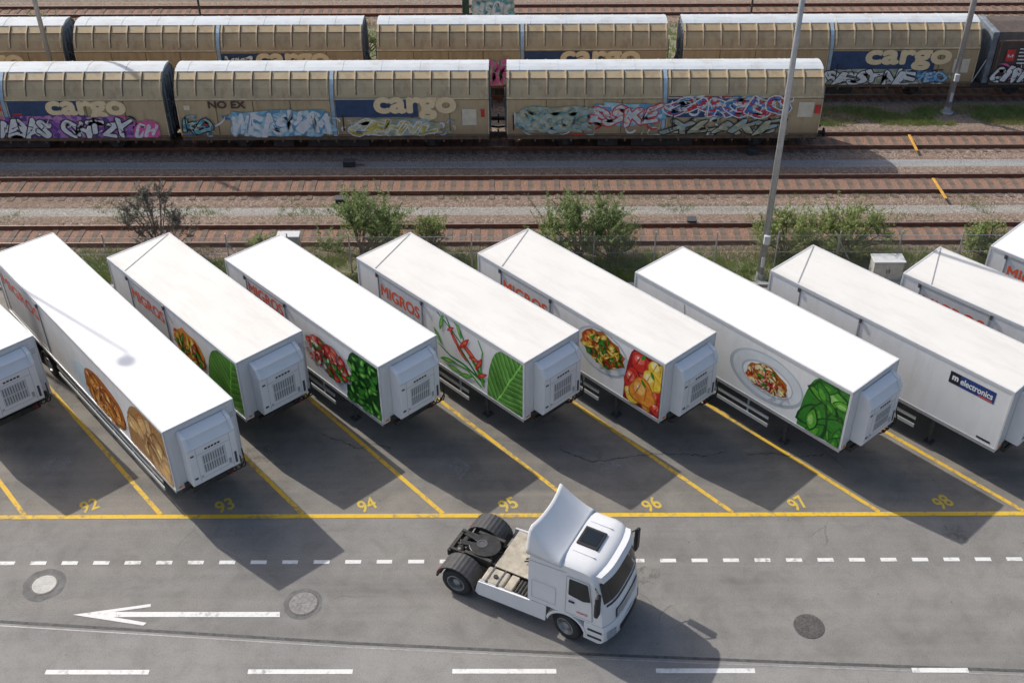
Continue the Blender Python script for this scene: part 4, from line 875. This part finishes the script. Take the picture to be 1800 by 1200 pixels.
# ------------------------------------------------------------------ tractor unit
pr0=P(805,1040); pf0=P(995,1118); dv=(pf0-pr0); hd=math.atan2(dv.y,dv.x); ln=Vector((-math.sin(hd),math.cos(hd),0)); org=pr0+ln*1.13
tk=thing('tractor_truck','white tractor unit without a trailer, driving out across the road','truck',(org.x,org.y,0),hd)
tw=M('truck_white_paint',(.74,.745,.75),.25,0,.05,1.5); beige=M('beige_deck_plate',(.37,.335,.27),.7,0,.35,4,.2)
def smooth(t): t=max(0,min(1,t)); return t*t*(3-2*t)
def cabpt(x,z,u):
    y=1.22*u*(1-max(0,z-1.9)*.045); xx=x-.27*abs(u)**3.5*smooth((x-4.0)/.9)
    zz=z-(.14*abs(u)**8 if z>2.7 else 0)
    return (xx,y,zz)
US=[-1,-.985,-.94,-.86,-.72,-.5,-.25,0,.25,.5,.72,.86,.94,.985,1]
def loft(m,prof,us=US,mi=0,f=cabpt):
    rows=[[f(x,z,u) for x,z in prof] for u in us]; n=len(prof)
    m.grid(rows,mi,close=True); m.add(rows[0],[tuple(range(n))],mi); m.add(rows[-1],[tuple(range(n))],mi); return m
cabp=[(2.42,1.12),(2.42,2.9),(2.46,3.02),(2.56,3.08),(3.3,3.14),(4.1,3.12),(4.38,3.07),(4.56,2.98),(4.66,2.84),(4.98,1.78),(5.03,1.55),(5.05,1.12)]
cab=loft(MB(),cabp).build('cab',tw,tk,bevel=.03,smooth=True,seg=2)
bump_=loft(MB(),[(4.28,.42),(4.95,.38),(5.06,.44),(5.12,.56),(5.10,1.0),(5.06,1.10),(4.28,1.10)]).build('bumper',tw,tk,bevel=.025,smooth=True)
def fx(z):
    pts=[(.38,5.0),(.56,5.12),(1.0,5.10),(1.12,5.05),(1.55,5.03),(1.78,4.98),(2.84,4.66),(2.98,4.56)]
    for (a,xa),(b,xb) in zip(pts,pts[1:]):
        if a<=z<=b: return xa+(xb-xa)*(z-a)/(b-a)
    return pts[-1][1]
def fpatch(u0,u1,z0,z1,mat,name,parent,off=.012,nu=10,nz=4,th=.01):
    rows=[]
    for i in range(nu+1):
        u=u0+(u1-u0)*i/nu; rows.append([tuple(Vector(cabpt(fx(z0+(z1-z0)*k/nz),z0+(z1-z0)*k/nz,u))+Vector((off,.25*off*u,.2*off))) for k in range(nz+1)])
    m=MB(); m.grid(rows); return m.build(name,mat,parent,smooth=True)
fpatch(-.90,.90,1.96,2.68,glass,'windscreen',cab,.014,16)
fpatch(-.86,.86,1.84,1.90,black,'wiper_panel',cab,.02,12,1)
fpatch(-.62,.62,1.2,1.56,black,'radiator_grille',cab,.016,10,2)
for k in range(4): fpatch(-.6,.6,1.22+k*.09,1.268+k*.09,tw,'grille_slat',cab,.035,10,1)
fpatch(-.5,.5,.55,.78,black,'air_intake',bump_,.016,8,1)
fpatch(-.2,.2,.82,.92,wsp,'number_plate',bump_,.02,3,1)
for s in (-1,1):
    a,b=sorted((s*.66,s*.93)); fpatch(a,b,.62,.9,M('headlight_lens',(.45,.5,.55),.08,.3,.2,6),'headlight',bump_,.016,5,2)
    a,b=sorted((s*.66,s*.9)); fpatch(a,b,.5,.57,black,'fog_lamp',bump_,.016,5,1)
m=MB(); rows=[]
for u in [x/10 for x in range(-9,10)]:
    rows.append([tuple(Vector(cabpt(4.52,2.98,u))),tuple(Vector(cabpt(4.66,2.975,u))+Vector((.08,0,.0))),tuple(Vector(cabpt(4.74,2.82,u))+Vector((.10,0,-.02))),tuple(Vector(cabpt(4.62,2.80,u)))])
m.grid(rows,0,True); m.add(rows[0],[(0,1,2,3)]); m.add(rows[-1],[(0,1,2,3)]); m.build('sun_visor',tw,cab)
def spoly(pts,mat,name,s,parent,off=.012):
    m=MB(); q=[]
    for x,z in pts:
        p=cabpt(x,z,s); q.append((p[0],p[1]+s*off,p[2]))
    m.poly(q); return m.build(name,mat,parent)
def sline2(m,pts,s,wd=.012,off=.006,closed=False):
    if closed: pts=pts+[pts[0]]
    for a,b in zip(pts,pts[1:]):
        A_=Vector(cabpt(a[0],a[1],s)); B_=Vector(cabpt(b[0],b[1],s)); t=(B_-A_).normalized(); n=Vector((-t.z,0,t.x))*wd; o=Vector((0,s*off,0))
        m.poly([A_+n+o,B_+n+o,B_-n+o,A_-n+o])
for s in (-1,1):
    dpts=[(3.62,1.2),(3.62,2.66),(4.42,2.66),(4.64,1.9),(4.70,1.2)]
    dr=spoly(dpts,tw,'door',s,tk,.006)
    m=MB(); sline2(m,dpts,s,.008,.010,True); m.build('door_seam',grey_trim,dr)
    wp=[(3.72,2.0),(3.72,2.58),(4.34,2.58),(4.54,2.0),(4.2,1.93)]
    spoly(wp,glass,'side_window',s,dr,.014)
    m=MB(); sline2(m,wp,s,.018,.016,True); m.build('window_seal',black,dr)
    p=cabpt(3.76,1.72,s); MB().box(3.72,3.9,min(p[1],p[1]+s*.035),max(p[1],p[1]+s*.035),1.70,1.75).build('handle',black,dr,bevel=.008)
    m=MB(); sline2(m,[(2.55,1.3),(2.55,2.0),(3.3,2.0),(3.3,1.3)],s,.006,.008,True); m.build('panel_seam',grey_trim,cab)
    m=MB(); sline2(m,[(2.46,2.86),(3.6,2.9)],s,.008,.008); m.build('roof_line',grey_trim,cab)
    mi=MB().box(4.62,4.74,min(s*1.30,s*1.54),max(s*1.30,s*1.54),1.80,2.60).build('mirror',black,tk,bevel=.045,seg=3,smooth=True)
    MB().path([(4.45,s*1.13,2.55),(4.68,s*1.38,2.64),(4.68,s*1.38,1.74),(4.5,s*1.16,1.74)],.02,6).build('mirror_arm',black,mi)
    MB().box(4.612,4.618,min(s*1.33,s*1.51),max(s*1.33,s*1.51),1.84,2.31).build('mirror_glass',glass,mi)
    for zz in (.55,.82): MB().box(4.34,4.78,min(s*1.12,s*1.235),max(s*1.12,s*1.235),zz,zz+.07).build('step',black,tk)
    m=MB(); oo=[(3.65+.66*math.cos(R(a)),.5+.64*math.sin(R(a))) for a in range(8,173,11)]; ii=[(3.65+.58*math.cos(R(a)),.5+.58*math.sin(R(a))) for a in range(172,7,-11)]
    m.prism(oo+ii,min(s*.92,s*1.24),max(s*.92,s*1.24)); m.build('wheel_arch',tw,tk,bevel=.01)
    MB().prism([(.66,.52),(.78,1.0),(2.40,1.08),(3.02,1.10),(3.0,.46),(.78,.42)],min(s*1.19,s*1.235),max(s*1.19,s*1.235)).build('side_skirt',tw,tk,bevel=.012)
    MB().box(.80,2.38,min(s*1.14,s*1.189),max(s*1.14,s*1.189),.98,1.03).build('skirt_rail',alu,tk)
    m=MB(); st=[]
    for k,a in enumerate(range(-2,184,6)):
        rr=.635+(.010 if k%2 else 0); st.append((rr*math.cos(R(a))*1.04,.52+rr*math.sin(R(a)))); 
    si=[(.585*math.cos(R(a))*1.04,.52+.585*math.sin(R(a))) for a in range(178,-3,-6)]
    m.prism(st+si,min(s*.60,s*1.27),max(s*.60,s*1.27)); m.build('rear_fender',M('black_fender',(.05,.05,.053),.55,0,.3,5),tk)
    wheel(tk,0,s*.96,.5,.5,.56,s,rim_steel)
    wheel(tk,3.65,s*1.04,.5,.5,.3,s,rim_steel,R(-14),'wheel')
    MB().box(-.72,-.66,min(s*.95,s*1.15),max(s*.95,s*1.15),.52,.60).build('tail_light',red,tk)
    MB().box(-.66,4.6,s*.4-.04,s*.4+.04,.72,.98).build('frame_rail',chassis,tk)
MB().tube((0,-.9,.5),(0,.9,.5),.13).build('axle',chassis,tk); MB().tube((3.65,-.9,.5),(3.65,.9,.5),.09).build('axle',chassis,tk)
MB().box(-.66,-.60,-1.1,1.1,.5,.60).build('rear_crossmember',chassis,tk); MB().box(-.70,-.6,-.5,.5,.70,.93).build('rear_crossmember',chassis,tk)
for x in (-.4,.7,1.5,2.3): MB().box(x-.06,x+.06,-.36,.36,.8,.95).build('crossmember',chassis,tk)
for s in (-1,1): MB().lathe([(.14,.55),(.16,.7),(.13,.86),(.10,.9)],14,axis='z',o=(-.32,s*.3,.1)).build('air_spring',black,tk,smooth=True)
MB().box(-.2,.6,-.34,-.12,.82,.97).build('valve_block',chassis,tk); MB().tube((-.55,-.1,.9),(.9,.15,.92),.05).build('torque_rod',chassis,tk)
m=MB(); pts=[]
for a in range(-150,151,15): pts.append((.35+.5*math.cos(R(a)),.46*math.sin(R(a))))
pts+= [(-.35,.3),(-.45,.12),(-.05,.06),(.12,0),(-.05,-.06),(-.45,-.12),(-.35,-.3)]
m.prism(pts,1.12,1.17,'z'); fw=m.build('fifth_wheel',M('greasy_steel',(.05,.048,.046),.35,.5,.5,6),tk,bevel=.01)
MB().box(-.1,.8,-.5,-.4,.98,1.12).box(-.1,.8,.4,.5,.98,1.12).box(.0,.7,-.4,.4,1.0,1.06).build('mounting_plate',chassis,fw)
m=MB(); m.lathe([(.17,1.171),(.17,1.185),(.12,1.185),(.12,1.172)],20,axis='z',o=(.25,0,0)); m.build('jaw_ring',darkgrey,fw)
for k in range(2): MB().path([(2.38,.1+k*.15,1.9),(2.15,.2+k*.2,1.4),(2.0,.1+k*.2,1.2),(1.7,k*.1,1.12)],.025).build('air_hose',hose,tk)
MB().box(.95,2.38,-.50,1.12,.99,1.04).build('deck_plate',beige,tk,bevel=.01)
t_=MB().box(.82,1.55,-1.17,-.56,.5,1.06).build('fuel_tank',beige,tk,bevel=.07,seg=3)
for a,b in ((.98,1.03),(1.34,1.39)): MB().box(a,b,-1.18,-.55,.48,1.075).build('tank_strap',darkgrey,t_)
MB().lathe([(.07,1.06),(.07,1.11)],14,axis='z',o=(1.2,-.9,0)).build('filler_cap',black,t_)
MB().box(1.6,1.85,-1.15,-.58,.6,1.06).build('battery_box',beige,tk,bevel=.02)
m=MB().box(1.9,2.34,-1.12,-.6,.55,.98)
for k in range(4): m.tube((1.95+k*.11,-1.1,.99),(1.95+k*.11,-.6,.99),.035)
m.build('air_tank',chassis,tk)
def dfl(v,u):
    a=abs(u); xr=2.32+.16*(1-u*u); x=3.44+(xr-3.44)*v; h=3.13+.70*(v**1.25)+.08*v*v*a**4; k=1-a**18
    z=2.98+(h-2.98)*k if a<1 else 2.9
    y=1.19*u*(1-.03*v*v); return (x,y,z)
us=[-1,-.992,-.975,-.95,-.9,-.8,-.5,-.25,0,.25,.5,.8,.9,.95,.975,.992,1]
m=MB(); m.grid([[dfl(v/12,u) for u in us] for v in range(13)]); df=m.build('roof_deflector',tw,tk,smooth=True)
sm_=df.modifiers.new('thick','SOLIDIFY'); sm_.thickness=.03
MB().prism([(3.50,3.13),(4.16,3.10),(4.16,3.17),(3.50,3.19)],-.36,.36).build('roof_hatch',black,cab,bevel=.02)
h_=MB().prism([(3.57,3.192),(4.09,3.172),(4.09,3.182),(3.57,3.202)],-.27,.27).build('hatch_glass',glass,cab)
for s in (-1,1): MB().box(3.5,4.2,s*.62-.02,s*.62+.02,3.10,3.15).build('roof_rib',tw,cab,bevel=.01)
wall_text('MIGROS',3.98,1.36,.34,.07,-1.236,migros,tk,.003)
MB().tube((2.44,-.5,1.2),(2.36,-.5,2.9),.04).build('snorkel',black,tk)
